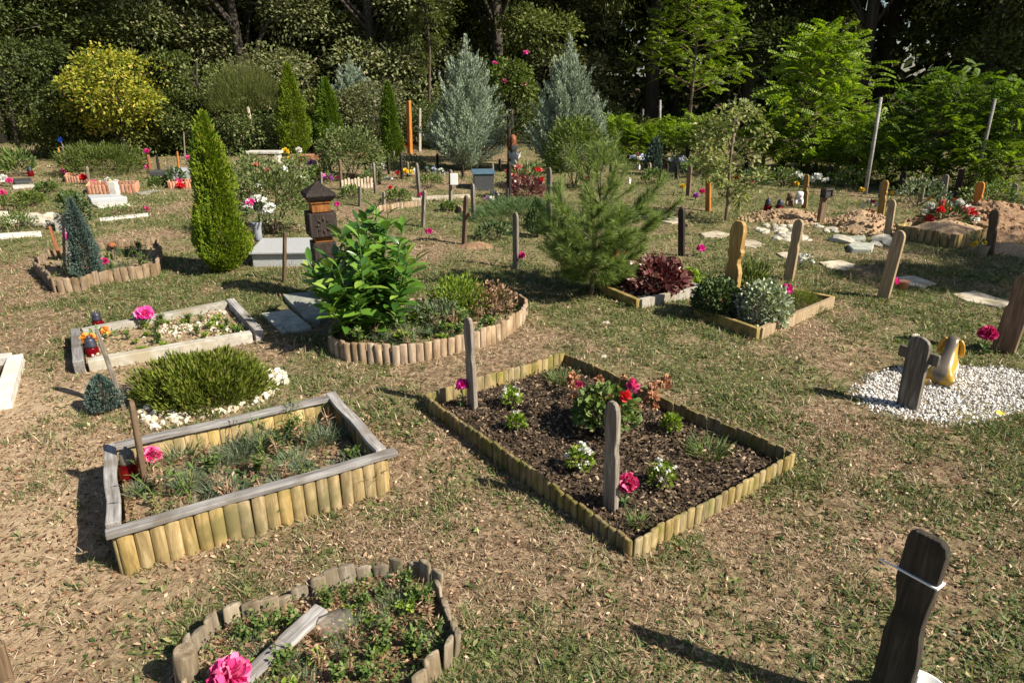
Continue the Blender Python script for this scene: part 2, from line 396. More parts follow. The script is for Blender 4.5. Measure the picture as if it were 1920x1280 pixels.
class MB:
    def __init__(s):
        s.V = []; s.F = []; s.S = []

    def add(s, vs, fs, smooth=False):
        b = len(s.V)
        s.V += [tuple(v) for v in vs]
        for f in fs:
            s.F.append([i + b for i in f])
            s.S.append(smooth)
        return s

    def box(s, c, size, rz=0.0, taper=1.0, lean=(0, 0)):
        c = Vector(c); x, y, z = [v / 2 for v in size]
        ca, sa = math.cos(rz), math.sin(rz)
        vs = []
        for k, zz in ((1, -z), (taper, z)):
            for (a, b) in ((-x, -y), (x, -y), (x, y), (-x, y)):
                a2, b2 = a * k, b * k
                l = (lean[0], lean[1]) if zz > 0 else (0, 0)
                vs.append((c.x + a2 * ca - b2 * sa + l[0], c.y + a2 * sa + b2 * ca + l[1], c.z + zz))
        s.add(vs, [(3, 2, 1, 0), (4, 5, 6, 7), (0, 1, 5, 4), (1, 2, 6, 5), (2, 3, 7, 6), (3, 0, 4, 7)])
        return s

    def plank(s, p0, p1, w, t):
        p0 = Vector(p0); p1 = Vector(p1); d = (p1 - p0).normalized()
        sd = d.cross(Vector((0, 0, 1))).normalized() * (w / 2); up = sd.cross(d).normalized() * (t / 2)
        vs = []
        for p in (p0, p1):
            vs += [p - sd - up, p + sd - up, p + sd + up, p - sd + up]
        s.add(vs, [(3, 2, 1, 0), (4, 5, 6, 7), (0, 1, 5, 4), (1, 2, 6, 5), (2, 3, 7, 6), (3, 0, 4, 7)])
        return s

    def tube(s, pts, radii, n=8, cap=True, smooth=True):
        pts = [Vector(p) for p in pts]
        if not isinstance(radii, (list, tuple)): radii = [radii] * len(pts)
        vs = []; ref = Vector((0.123, 0.34, 0.93))
        for i, p in enumerate(pts):
            d = (pts[min(i + 1, len(pts) - 1)] - pts[max(i - 1, 0)])
            d = d.normalized() if d.length > 1e-9 else Vector((0, 0, 1))
            a = ref - d * ref.dot(d)
            if a.length < 0.15: a = Vector((1, 0, 0)) - d * d.x
            a.normalize(); b = d.cross(a)
            for k in range(n):
                t = 2 * math.pi * k / n
                vs.append(p + (a * math.cos(t) + b * math.sin(t)) * radii[i])
        fs = [(i * n + k, i * n + (k + 1) % n, (i + 1) * n + (k + 1) % n, (i + 1) * n + k) for i in range(len(pts) - 1) for k in range(n)]
        b0 = len(s.V)
        s.add(vs, fs, smooth)
        if cap:
            m = len(pts)
            s.F.append([b0 + k for k in range(n)][::-1]); s.S.append(False)
            s.F.append([b0 + (m - 1) * n + k for k in range(n)]); s.S.append(False)
        return s

    def lathe(s, prof, n=14, c=(0, 0, 0), smooth=True, sx=1.0, sy=1.0):
        vs = []
        for (r, z) in prof:
            for k in range(n):
                t = 2 * math.pi * k / n
                vs.append((c[0] + r * sx * math.cos(t), c[1] + r * sy * math.sin(t), c[2] + z))
        fs = [(i * n + k, i * n + (k + 1) % n, (i + 1) * n + (k + 1) % n, (i + 1) * n + k) for i in range(len(prof) - 1) for k in range(n)]
        b0 = len(s.V)
        s.add(vs, fs, smooth)
        if prof[0][0] > 1e-4: s.F.append([b0 + k for k in range(n)][::-1]); s.S.append(False)
        if prof[-1][0] > 1e-4: s.F.append([b0 + (len(prof) - 1) * n + k for k in range(n)]); s.S.append(False)
        return s

    def mesh(s, name, mats, origin=None):
        me = bpy.data.meshes.new(name)
        vs = s.V
        if origin is not None:
            vs = [(v[0] - origin[0], v[1] - origin[1], v[2] - origin[2]) for v in vs]
        me.from_pydata(vs, [], s.F)
        me.polygons.foreach_set('use_smooth', s.S)
        for m in (mats if isinstance(mats, (list, tuple)) else [mats]):
            me.materials.append(m)
        me.update()
        return me

    def build(s, name, mats, parent=None, origin=None, loc=(0, 0, 0), bevel=0.0, rotz=0.0):
        o = put(name, s.mesh(name, mats, origin), parent, loc, rotz)
        if bevel:
            bv = o.modifiers.new('Bevel', 'BEVEL'); bv.width = bevel; bv.segments = 2; bv.limit_method = 'ANGLE'; bv.angle_limit = math.radians(40)
        return o


# ------------------------------------------------------------------ leaf templates and scattering
def leaf_grid(rows, widths, curl=0.1, fold=0.15, wav=0.0):
    V = []; F = []
    n = len(rows)
    for i, (t, w) in enumerate(zip(rows, widths)):
        z = -curl * t * t
        wv = wav * (1 if i % 2 else -1)
        V += [(-w, t, z + fold * w + wv), (0, t, z), (w, t, z + fold * w - wv)]
    for i in range(n - 1):
        a = i * 3
        F += [(a, a + 1, a + 4, a + 3), (a + 1, a + 2, a + 5, a + 4)]
    return np.array(V, float), np.array(F, int)


T_DIAMOND = (np.array([(0, 0, 0), (.30, .5, .07), (0, 1, -.04), (-.30, .5, .07)], float), np.array([(0, 1, 2, 3)]))
T_SLIM = (np.array([(0, 0, 0), (.13, .45, .03), (0, 1, -.05), (-.13, .45, .03)], float), np.array([(0, 1, 2, 3)]))
T_NEEDLE = (np.array([(-.5, 0, 0), (.5, 0, 0), (0, 1, 0)], float), np.array([(0, 1, 2)]))
T_BLADE = (np.array([(-.5, 0, 0), (.5, 0, 0), (.38, .55, -.03), (-.38, .55, -.03), (0.05, 1, -.20), (-.05, 1, -.20)], float), np.array([(0, 1, 2, 3), (3, 2, 4, 5)]))
T_LAUREL = leaf_grid([0, .12, .35, .62, .86, 1], [.012, .10, .175, .18, .10, .008], .16, .35)
T_ROUND = leaf_grid([0, .2, .5, .8, 1], [.03, .34, .46, .34, .05], .18, .25, .04)
T_PETAL = leaf_grid([0, .35, .7, 1.0], [.05, .22, .36, .30], .25, -.2, .06)
T_CHIP = (np.array([(-.5, 0, 0), (.5, .05, .02), (.4, .9, .12), (-.45, 1, -.05)], float), np.array([(0, 1, 2, 3)]))


def frond_template(pairs=6):
    V = []; F = []
    for i in range(pairs):
        t = .18 + .74 * i / (pairs - 1); z = -.28 * t * t; l = .19 * (1 - .25 * abs(t - .55)); w = .078
        for sgn in (-1, 1):
            b = len(V); ang = math.radians(68); c, s_ = math.cos(ang), math.sin(ang)
            ax = (sgn * s_, c); nx = (c, -sgn * s_)
            V += [(0, t, z), (ax[0] * l * .5 + nx[0] * w, t + ax[1] * l * .5 + nx[1] * w, z + .012), (ax[0] * l, t + ax[1] * l, z - .03),
                  (ax[0] * l * .5 - nx[0] * w, t + ax[1] * l * .5 - nx[1] * w, z + .012)]
            F.append((b, b + 1, b + 2, b + 3))
    b = len(V)
    V += [(0, .92, -.23), (.05, 1.02, -.27), (0, 1.12, -.32), (-.05, 1.02, -.27)]; F.append((b, b + 1, b + 2, b + 3))
    b = len(V)
    V += [(-.008, 0, 0), (.008, 0, 0), (.005, .95, -.25), (-.005, .95, -.25)]; F.append((b, b + 1, b + 2, b + 3))
    return np.array(V, float), np.array(F, int)


T_FROND = frond_template()


def unit(a):
    n = np.linalg.norm(a, axis=-1, keepdims=True)
    n[n < 1e-9] = 1
    return a / n


def scat(T, pos, d, hint, size, width=None, base=0):
    """template copies: leaf axis along d, face normal near hint"""
    tv, tf = T
    pos = np.asarray(pos, float); N = len(pos)
    y = unit(np.asarray(d, float)); h = np.asarray(hint, float)
    if h.ndim == 1: h = np.tile(h, (N, 1))
    x = np.cross(y, h); bad = np.linalg.norm(x, axis=1) < 1e-4
    if bad.any(): x[bad] = np.cross(y[bad], np.array([.3, .9, .2]))
    x = unit(x); z = np.cross(x, y)
    size = np.broadcast_to(np.asarray(size, float), (N,))
    wd = size if width is None else np.broadcast_to(np.asarray(width, float), (N,))
    P = (pos[:, None, :] + x[:, None, :] * (tv[None, :, 0:1] * wd[:, None, None]) + y[:, None, :] * (tv[None, :, 1:2] * size[:, None, None])
         + z[:, None, :] * (tv[None, :, 2:3] * size[:, None, None]))
    Fx = (tf[None, :, :] + (np.arange(N) * len(tv))[:, None, None]).reshape(-1, tf.shape[1]) + base
    return P.reshape(-1, 3), Fx


class SB:
    """collects scattered leaves into one mesh"""
    def __init__(s):
        s.V = []; s.F = []; s.I = []; s.n = 0

    def add(s, T, pos, d, hint, size, width=None, m=0):
        if len(pos) == 0: return s
        v, f = scat(T, pos, d, hint, size, width, s.n)
        s.V.append(v); s.F.append(f); s.I.append(np.full(len(f), m)); s.n += len(v)
        return s

    def raw(s, v, f, m=0):
        v = np.asarray(v, float); f = np.asarray(f, int)
        s.V.append(v); s.F.append(f + s.n); s.I.append(np.full(len(f), m)); s.n += len(v)
        return s

    def mesh(s, name, mats, smooth=True):
        return raw_mesh(name, np.concatenate(s.V), s.F, mats, smooth, np.concatenate(s.I))


def rdir(n, zmin=-1.0):
    z = NR.uniform(zmin, 1, n); a = NR.uniform(0, 2 * math.pi, n); r = np.sqrt(np.maximum(0, 1 - z * z))
    return np.stack([r * np.cos(a), r * np.sin(a), z], 1)


UP = np.array([0, 0, 1.0])


def blob(n, rx, rz, z0, shell=.6, zmin=-.6, centre=(0, 0)):
    d = rdir(n, zmin); rr = (shell + (1 - shell) * NR.random(n) ** .6)[:, None]
    p = d * rr * np.array([rx, rx, rz]) + np.array([centre[0], centre[1], z0])
    return p, d


def rough_rock(seed, sub=1, flat=.6):
    """irregular stone as verts, tris (icosphere pushed about)"""
    t = (1 + 5 ** .5) / 2
    v = [(-1, t, 0), (1, t, 0), (-1, -t, 0), (1, -t, 0), (0, -1, t), (0, 1, t), (0, -1, -t), (0, 1, -t), (t, 0, -1), (t, 0, 1), (-t, 0, -1), (-t, 0, 1)]
    f = [(0, 11, 5), (0, 5, 1), (0, 1, 7), (0, 7, 10), (0, 10, 11), (1, 5, 9), (5, 11, 4), (11, 10, 2), (10, 7, 6), (7, 1, 8), (3, 9, 4), (3, 4, 2), (3, 2, 6), (3, 6, 8), (3, 8, 9), (4, 9, 5), (2, 4, 11), (6, 2, 10), (8, 6, 7), (9, 8, 1)]
    v = [Vector(p).normalized() for p in v]
    for _ in range(sub):
        c = {}; nf = []
        def mid(a, b):
            k = (min(a, b), max(a, b))
            if k not in c:
                v.append(((v[a] + v[b]) / 2).normalized()); c[k] = len(v) - 1
            return c[k]
        for (a, b, d) in f:
            x, y, z = mid(a, b), mid(b, d), mid(d, a)
            nf += [(a, x, z), (b, y, x), (d, z, y), (x, y, z)]
        f = nf
    r = random.Random(seed); out = []
    for p in v:
        k = 1 + r.uniform(-.18, .18)
        out.append((p.x * k, p.y * k * r.uniform(.95, 1.05), p.z * k * flat))
    return np.array(out), np.array(f)


ROCKT = [rough_rock(i, 0 if i < 3 else 1) for i in range(6)]


def in_poly(x, y, poly):
    c = np.zeros(len(x), bool); n = len(poly)
    for i in range(n):
        x1, y1 = poly[i][0], poly[i][1]; x2, y2 = poly[(i + 1) % n][0], poly[(i + 1) % n][1]
        t = ((y1 > y) != (y2 > y)) & (x < (x2 - x1) * (y - y1) / ((y2 - y1) + 1e-12) + x1)
        c ^= t
    return c


def rand_in(poly, n):
    xs = [p[0] for p in poly]; ys = [p[1] for p in poly]
    X = np.zeros(0); Y = np.zeros(0)
    while len(X) < n:
        x = NR.uniform(min(xs), max(xs), n * 2); y = NR.uniform(min(ys), max(ys), n * 2)
        k = in_poly(x, y, poly); X = np.concatenate([X, x[k]]); Y = np.concatenate([Y, y[k]])
    return X[:n], Y[:n]


EXC = []        # polygons of the ground that carry no lawn

# ------------------------------------------------------------------ grave beds: outlines first, so the lawn keeps out of them
def quad_of(pxs, z):
    return [G(x, y, z) for x, y in pxs]


BEDS = {}
BEDS['raised'] = [Vector((p.x, p.y, 0)) for p in quad_of([(216, 1000), (722, 856), (624, 748), (206, 842)], .19)]
BEDS['centre'] = [Vector((p.x, p.y, 0)) for p in quad_of([(1188, 1012), (1488, 850), (1058, 662), (797, 738)], .10)]
BEDS['kidney'] = [G(x, y) for x, y in [(622, 664), (650, 676), (690, 680), (740, 682), (800, 676), (850, 666), (900, 652), (945, 634), (975, 612), (986, 592), (972, 580), (945, 572), (900, 572), (850, 576), (790, 588), (720, 604), (660, 626), (628, 644)]]
BEDS['round'] = [Vector((p.x, p.y, 0)) for p in quad_of([(362, 1196), (400, 1160), (450, 1136), (505, 1120), (560, 1100), (620, 1082), (680, 1062), (735, 1052), (780, 1062), (815, 1086), (834, 1120), (848, 1160), (848, 1200), (830, 1232), (795, 1262), (740, 1300), (660, 1345), (560, 1380), (450, 1390), (370, 1350), (335, 1290)], .07)]
BEDS['stone'] = [G(x, y) for x, y in [(152, 700), (487, 640), (436, 582), (146, 640)]]
BEDS['cushion'] = [G(x, y) for x, y in [(242, 740), (262, 790), (300, 808), (380, 790), (470, 766), (525, 735), (540, 712), (520, 695), (470, 690), (280, 715)]]
BEDS['gravel'] = [G(x, y) for x, y in [(1598, 735), (1620, 765), (1690, 790), (1770, 800), (1850, 798), (1930, 775), (1990, 745), (1960, 712), (1880, 694), (1800, 690), (1700, 690), (1630, 708)]]
BEDS['euonymus'] = [G(x, y) for x, y in [(1302, 596), (1420, 640), (1560, 578), (1440, 552)]]
BEDS['heuchera'] = [G(x, y) for x, y in [(1128, 552), (1196, 582), (1310, 556), (1262, 532)]]
BEDS['curve'] = [G(x, y) for x, y in [(70, 510), (88, 528), (105, 548), (150, 545), (195, 532), (250, 524), (296, 515), (303, 485), (298, 468), (230, 474), (160, 480), (100, 490)]]
BEDS['right'] = [G(x, y) for x, y in [(1678, 448), (1790, 468), (1860, 452), (1760, 430)]]
BEDS['slabs'] = [G(x, y) for x, y in [(535, 556), (600, 550), (660, 600), (580, 632), (500, 610)]]
BEDS['tomb'] = [G(x, y) for x, y in [(475, 503), (600, 498), (600, 470), (480, 472)]]
BEDS['lefttan'] = [G(x, y) for x, y in [(-30, 680), (60, 670), (20, 785), (-30, 790)]]
for k in ('raised', 'centre', 'kidney', 'round', 'stone', 'gravel', 'euonymus', 'heuchera', 'right', 'curve'):
    EXC.append(BEDS[k])
PATH = (
    ([(1312, 440), (1345, 436), (1368, 442), (1352, 449), (1322, 448)], 'flat path stone, farthest one beside the lone dark post'),
    ([(1385, 456), (1410, 452), (1434, 461), (1415, 468), (1392, 465)], 'flat path stone just right of the yellow carved post'),
    ([(1455, 478), (1485, 474), (1525, 484), (1510, 490), (1470, 487)], 'flat path stone crossing behind the pale leaning post'),
    ([(1535, 495), (1575, 491), (1632, 508), (1600, 514), (1552, 507)], 'large flat path stone between the two leaning posts'),
    ([(1680, 524), (1712, 520), (1756, 536), (1730, 543), (1700, 538)], 'flat path stone right of the broad leaning post'),
    ([(1785, 556), (1825, 549), (1900, 572), (1872, 580), (1812, 569)], 'large flat path stone nearest the right edge'),
    ([(1215, 412), (1250, 405), (1290, 416), (1260, 422)], 'pale path stone left of the lone dark post'),
)
for q_, _ in PATH: EXC.append([G(*p_) for p_ in q_])
EXC.append(BEDS['cushion']); EXC.append(BEDS['slabs']); EXC.append(BEDS['tomb'])


# ------------------------------------------------------------------ ground
def greenness(x, y):
    g = fbm(x * .9, y * .9, 21, 4)
    g2 = fbm(x * 3.2, y * 3.2, 33, 3)
    v = (g - .5) * 2.0 + (g2 - .5) * 1.1 + .53
    v = v + np.clip((np.asarray(y) - 5) * .035, 0, .22) + np.clip((np.asarray(x) - .5) * .05, -.16, .14)
    return np.clip(v, 0, 1)


def bareness(x, y):
    x = np.asarray(x); y = np.asarray(y)
    b = np.exp(-(((x + 2.75) / .9) ** 2 + ((y - 3.3) / .75) ** 2))
    b = b + .8 * np.exp(-(((x + 1.9) / .7) ** 2 + ((y - 2.4) / .5) ** 2))
    b = b + .7 * np.exp(-(((x + 1.75) / .35) ** 2 + ((y - 1.75) / .4) ** 2))
    b = b * (.6 + .8 * fbm(x * 2.5, y * 2.5, 55, 3))
    return np.clip(b, 0, 1)


def axis(a, b, step, far_lo, far_hi):
    v = list(np.arange(a, b + 1e-6, step)); s = step; p = b
    while p < far_hi:
        s *= 1.35; p += s; v.append(p)
    s = step; p = a; w = []
    while p > far_lo:
        s *= 1.35; p -= s; w.append(p)
    return np.array(w[::-1] + v)


gx = axis(-7.5, 7.5, .06, -320, 320)
gy = axis(.8, 12, .06, -40, 420)
X, Y = np.meshgrid(gx, gy)
Z = ground_z(X, Y)
far = np.clip((np.hypot(X, Y) - 60) / 60, 0, 1)
Z = Z * (1 - far)
nx, ny = len(gx), len(gy)
idx = np.arange(nx * ny).reshape(ny, nx)
F = np.stack([idx[:-1, :-1], idx[:-1, 1:], idx[1:, 1:], idx[1:, :-1]], -1).reshape(-1, 4)
m, nt, b = _nt('dry lawn ground')
tc = nt.nodes.new('ShaderNodeTexCoord')
n1 = nt.nodes.new('ShaderNodeTexNoise'); n1.inputs['Scale'].default_value = 22; n1.inputs['Detail'].default_value = 9; n1.inputs['Roughness'].default_value = .7
n2 = nt.nodes.new('ShaderNodeTexNoise'); n2.inputs['Scale'].default_value = 2.3; n2.inputs['Detail'].default_value = 6
n3 = nt.nodes.new('ShaderNodeTexVoronoi'); n3.inputs['Scale'].default_value = 55
for n_ in (n1, n2, n3): nt.links.new(tc.outputs['Object'], n_.inputs['Vector'])
rs = _ramp(nt, [(.05, .032, .020), (.17, .115, .072), (.35, .25, .165), (.54, .41, .285)], [.28, .45, .6, .78])
rg = _ramp(nt, [(.05, .05, .022), (.14, .13, .06), (.26, .225, .12), (.42, .35, .21)], [.28, .45, .62, .8])
rb = _ramp(nt, [(.27, .19, .115), (.42, .31, .20), (.54, .42, .29)], [.3, .5, .75])
for r_ in (rs, rg, rb): nt.links.new(n1.outputs['Fac'], r_.inputs[0])
a1 = nt.nodes.new('ShaderNodeAttribute'); a1.attribute_name = 'green'
a2 = nt.nodes.new('ShaderNodeAttribute'); a2.attribute_name = 'bare'
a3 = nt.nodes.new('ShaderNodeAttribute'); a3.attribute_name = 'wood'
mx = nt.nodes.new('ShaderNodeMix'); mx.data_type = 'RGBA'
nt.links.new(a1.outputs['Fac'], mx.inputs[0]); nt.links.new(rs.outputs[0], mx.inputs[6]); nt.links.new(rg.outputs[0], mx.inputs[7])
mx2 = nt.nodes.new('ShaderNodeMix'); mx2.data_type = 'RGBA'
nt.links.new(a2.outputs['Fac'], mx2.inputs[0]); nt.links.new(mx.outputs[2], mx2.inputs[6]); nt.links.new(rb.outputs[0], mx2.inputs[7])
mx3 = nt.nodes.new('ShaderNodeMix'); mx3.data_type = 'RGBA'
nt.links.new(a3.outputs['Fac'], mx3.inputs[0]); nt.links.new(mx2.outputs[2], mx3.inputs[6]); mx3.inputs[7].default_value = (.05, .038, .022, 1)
nt.links.new(mx3.outputs[2], b.inputs['Base Color'])
b.inputs['Roughness'].default_value = .95; b.inputs['Specular IOR Level'].default_value = .1
bp = nt.nodes.new('ShaderNodeBump'); bp.inputs['Strength'].default_value = .9; bp.inputs['Distance'].default_value = .03
nt.links.new(n1.outputs['Fac'], bp.inputs['Height']); nt.links.new(bp.outputs[0], b.inputs['Normal'])
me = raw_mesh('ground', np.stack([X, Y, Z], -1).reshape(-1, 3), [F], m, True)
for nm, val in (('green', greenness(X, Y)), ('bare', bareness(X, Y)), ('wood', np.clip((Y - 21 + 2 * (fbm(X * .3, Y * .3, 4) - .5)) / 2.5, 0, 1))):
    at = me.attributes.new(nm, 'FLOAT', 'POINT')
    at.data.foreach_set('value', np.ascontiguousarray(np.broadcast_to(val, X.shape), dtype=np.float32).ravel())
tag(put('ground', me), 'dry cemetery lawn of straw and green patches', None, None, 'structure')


# ------------------------------------------------------------------ lawn clutter
def field(n, y0, y1, margin=2.6):
    """random ground points inside the view, even over the ground"""
    u = NR.random(n)
    y = np.sqrt(y0 * y0 + u * (y1 * y1 - y0 * y0))
    hw = (y * .934 + .62) * .75 + margin
    x = NR.uniform(-1, 1, n) * hw
    return x, y


def keep_out(x, y):
    k = np.ones(len(x), bool)
    for p in EXC:
        k &= ~in_poly(x, y, p)
    return k


green_sb, straw_sb, litter_sb = SB(), SB(), SB()
for (n, y0, y1, sc) in ((430000, 1.0, 3.4, 1.0), (320000, 3.4, 6.5, 1.3), (195000, 6.5, 11, 1.8), (130000, 11, 22, 2.9)):
    x, y = field(n, y0, y1); g = greenness(x, y); ba = bareness(x, y)
    k = keep_out(x, y) & (NR.random(n) > ba * .93) & (NR.random(n) < np.clip(fbm(x * 4, y * 4, 71, 3) * 3.4 - 1.0, .12, 1)); x, y, g = x[k], y[k], g[k]
    z = ground_z(x, y)
    isg = NR.random(len(x)) < np.clip(g * 1.5 - .2, .06, .96)
    for sel, sb in ((isg, green_sb), (~isg, straw_sb)):
        xs, ys, zs = x[sel], y[sel], z[sel]; m_ = len(xs)
        pos = np.stack([xs, ys, zs - .002], 1)
        flat = .8 if sb is green_sb else .42
        d = rdir(m_, -.1); d[:, 2] = np.abs(d[:, 2]) * flat + (.25 if sb is green_sb else .06)
        L = NR.uniform(.014, .044, m_) * (sc ** .75)
        sb.add(T_BLADE, pos, d, UP + rdir(m_) * .5, L, NR.uniform(.0020, .0044, m_) * sc)
# broad lawn weeds in rosettes
for (n, y0, y1, sc, k_) in ((8600, 1.0, 3.6, 1.0, 7), (6300, 3.6, 7, 1.2, 5), (3800, 7, 14, 1.7, 4)):
    x, y = field(n, y0, y1); g = greenness(x, y); ba = bareness(x, y)
    k = keep_out(x, y) & (NR.random(n) < np.clip(g * 1.3 - .15, .03, .9)) & (NR.random(n) > ba); x, y = x[k], y[k]
    for j in range(k_):
        m_ = len(x); a = NR.uniform(0, 6.28, m_); el = NR.uniform(.1, .7, m_)
        d = np.stack([np.cos(a), np.sin(a), el], 1)
        k2 = NR.random(m_)
        off = NR.normal(0, .018 * sc, (m_, 2))
        pos = np.stack([x + off[:, 0], y + off[:, 1], ground_z(x, y)], 1)
        green_sb.add(T_DIAMOND, pos, d, UP + rdir(m_) * .4, NR.uniform(.012, .045, m_) * sc, NR.uniform(.010, .030, m_) * sc)
for (n, y0, y1, sc, k_) in ((4000, 1.0, 3.6, 1.0, 22), (4500, 3.6, 7, 1.2, 16), (3700, 7, 14, 1.7, 11)):
    x, y = field(n, y0, y1); g = greenness(x, y); k = keep_out(x, y) & (NR.random(n) < np.clip(g * 1.2 - .05, .05, .9)); x, y = x[k], y[k]; m_ = len(x)
    size = NR.uniform(.5, 1.4, m_)
    for j in range(k_):
        off = NR.normal(0, .022 * sc, (m_, 2)) * size[:, None]; d = rdir(m_, 0); d[:, 2] = d[:, 2] * 1.1 + .4
        (green_sb if j % 4 else straw_sb).add(T_BLADE, np.stack([x + off[:, 0], y + off[:, 1], ground_z(x, y) - .003], 1), d, UP + rdir(m_) * .6, NR.uniform(.025, .065, m_) * size * sc ** .7, .0042 * sc)
for (n, y0, y1, sc) in ((62000, 1.0, 3.4, .85), (36000, 3.4, 7, 1.1), (15000, 7, 20, 1.7)):
    x, y = field(n, y0, y1); k = keep_out(x, y) & (NR.random(n) < .35 + .65 * fbm(x * 1.4, y * 1.4, 91, 3)); x, y = x[k], y[k]; m_ = len(x)
    pos = np.stack([x, y, ground_z(x, y) + NR.uniform(.002, .014, m_)], 1)
    d = rdir(m_); d[:, 2] *= .55
    litter_sb.add(T_DIAMOND, pos, d, UP + rdir(m_) * .7, NR.uniform(.010, .034, m_) * sc, NR.uniform(.008, .026, m_) * sc)
tag(put('grass', green_sb.mesh('grass', M['grass'])), 'short green grass and clover in patches over the dry lawn', 'grass', None, 'stuff')
tag(put('dry_grass', straw_sb.mesh('dry grass', M['straw'])), 'straw coloured mown grass lying over the lawn', 'dry grass', None, 'stuff')
tag(put('fallen_leaves', litter_sb.mesh('fallen leaves', M['litter'])), 'small brown fallen leaves strewn over the lawn', 'leaves', None, 'stuff')


# ------------------------------------------------------------------ beds
def centroid(poly):
    return Vector((sum(p[0] for p in poly) / len(poly), sum(p[1] for p in poly) / len(poly), 0))


def patch(name, poly, z, amp, mat, parent, origin, dome=0.0, res=.03):
    """bumpy soil filling a closed outline"""
    n = max(48, len(poly) * 6)
    per = []; tot = 0; m_ = len(poly)
    seg = [(Vector(poly[(i + 1) % m_][:2]) - Vector(poly[i][:2])).length for i in range(m_)]; L = sum(seg)
    for k in range(n):
        s_ = L * k / n; i = 0
        while s_ > seg[i] and i < m_ - 1: s_ -= seg[i]; i += 1
        f = s_ / max(seg[i], 1e-6)
        per.append((poly[i][0] * (1 - f) + poly[(i + 1) % m_][0] * f, poly[i][1] * (1 - f) + poly[(i + 1) % m_][1] * f))
    c = origin; R_ = 14
    V = []
    for r in range(R_):
        t = 1 - r / R_
        for (x, y) in per:
            V.append((c.x + (x - c.x) * t, c.y + (y - c.y) * t, 1 - t * t))
    V.append((c.x, c.y, 1)); V = np.array(V)
    zz = z + dome * V[:, 2] + (fbm(V[:, 0] * 9, V[:, 1] * 9, 5, 4) - .5) * 2 * amp
    V2 = np.stack([V[:, 0] - c.x, V[:, 1] - c.y, zz], 1)
    Q = [(r * n + k, r * n + (k + 1) % n, (r + 1) * n + (k + 1) % n, (r + 1) * n + k) for r in range(R_ - 1) for k in range(n)]
    T = [((R_ - 1) * n + k, (R_ - 1) * n + (k + 1) % n, R_ * n) for k in range(n)]
    me = raw_mesh(name, V2, [np.array(Q), np.array(T)], mat, True)
    return put(name, me, parent)


def palisade(pts, h, r, mat, parent, origin, name='log_palisade', flat=.75, jit=.006, dome=.25, skip=0.0, sink=.05, closed=False, hvar=None, wvar=.12):
    """half logs standing side by side along a line"""
    mb = MB(); pts = [Vector((p[0], p[1], 0)) for p in pts]
    if closed: pts = pts + [pts[0]]
    seg = [(pts[i + 1] - pts[i]).length for i in range(len(pts) - 1)]; L = sum(seg)
    n = max(2, int(L / (2 * r * .97)))
    for k in range(n):
        s_ = (k + .5) * L / n; i = 0
        while s_ > seg[i] and i < len(seg) - 1: s_ -= seg[i]; i += 1
        d = (pts[i + 1] - pts[i]).normalized(); p = pts[i] + d * s_
        if RND.random() < skip: continue
        hh = h * (hvar(k / n) if hvar else 1) + RND.uniform(-jit, jit)
        rr = (L / n / 2) * RND.uniform(1 - wvar * .5, 1 + wvar * .35) * 1.03
        outw = 1 if Vector((-d.y, d.x, 0)).dot(p - origin) > 0 else -1
        N = 14; rz = math.atan2(d.y, d.x); lx, ly = RND.uniform(-jit, jit), RND.uniform(-jit, jit)
        prof = [(rr, -sink), (rr, hh - rr * dome), (rr * .86, hh - rr * dome * .3), (rr * .55, hh)]
        vs = []
        for (q, z) in prof:
            fz = max(0, z / max(h, .01))
            for t in range(N):
                a = 2 * math.pi * t / N; ex = q * math.cos(a); ey = q * (flat if math.sin(a) * outw > 0 else .22) * math.sin(a)
                vs.append((p.x - origin.x + ex * math.cos(rz) - ey * math.sin(rz) + lx * fz, p.y - origin.y + ex * math.sin(rz) + ey * math.cos(rz) + ly * fz, z))
        fs = [(a * N + t, a * N + (t + 1) % N, (a + 1) * N + (t + 1) % N, (a + 1) * N + t) for a in range(len(prof) - 1) for t in range(N)]
        b0 = len(mb.V); mb.add(vs, fs, True)
        mb.F.append([b0 + 3 * N + t for t in range(N)]); mb.S.append(False)
    return mb.build(name, mat, parent)


def plank_obj(name, mat, parent, p0, p1, w, t, origin, bevel=.003, warp=0.0, label=None):
    p0 = Vector(p0); p1 = Vector(p1); d = p1 - p0; L = d.length; ns = 8
    V = []; F_ = []
    for i in range(ns + 1):
        x = L * i / ns; wv = math.sin(i * 1.3 + L * 9) * warp; ww = w * (1 + .03 * math.sin(i * 2.1 + L * 5))
        V += [(x, -ww / 2 + wv, -t / 2), (x, ww / 2 + wv, -t / 2), (x, ww / 2 + wv, t / 2), (x, -ww / 2 + wv, t / 2)]
    for i in range(ns):
        a = i * 4
        for k in range(4): F_.append((a + k, a + (k + 1) % 4, a + 4 + (k + 1) % 4, a + 4 + k))
    F_.append((3, 2, 1, 0)); F_.append(tuple(ns * 4 + k for k in range(4)))
    F_ = [f[::-1] for f in F_]
    me = bpy.data.meshes.new(name); me.from_pydata(V, [], F_); me.materials.append(mat); me.update()
    o = put(name, me, parent, (p0 - origin))
    o.rotation_euler = (0, -math.asin(max(-1, min(1, d.z / L))), math.atan2(d.y, d.x))
    bv = o.modifiers.new('Bevel', 'BEVEL'); bv.width = bevel; bv.segments = 2; bv.limit_method = 'ANGLE'
    if label: o['label'] = label
    return o


def zoff(p, z): return Vector((p[0], p[1], z))


def inset(poly, k):
    c = centroid(poly)
    return [c + (Vector((p[0], p[1], 0)) - c) * k for p in poly]


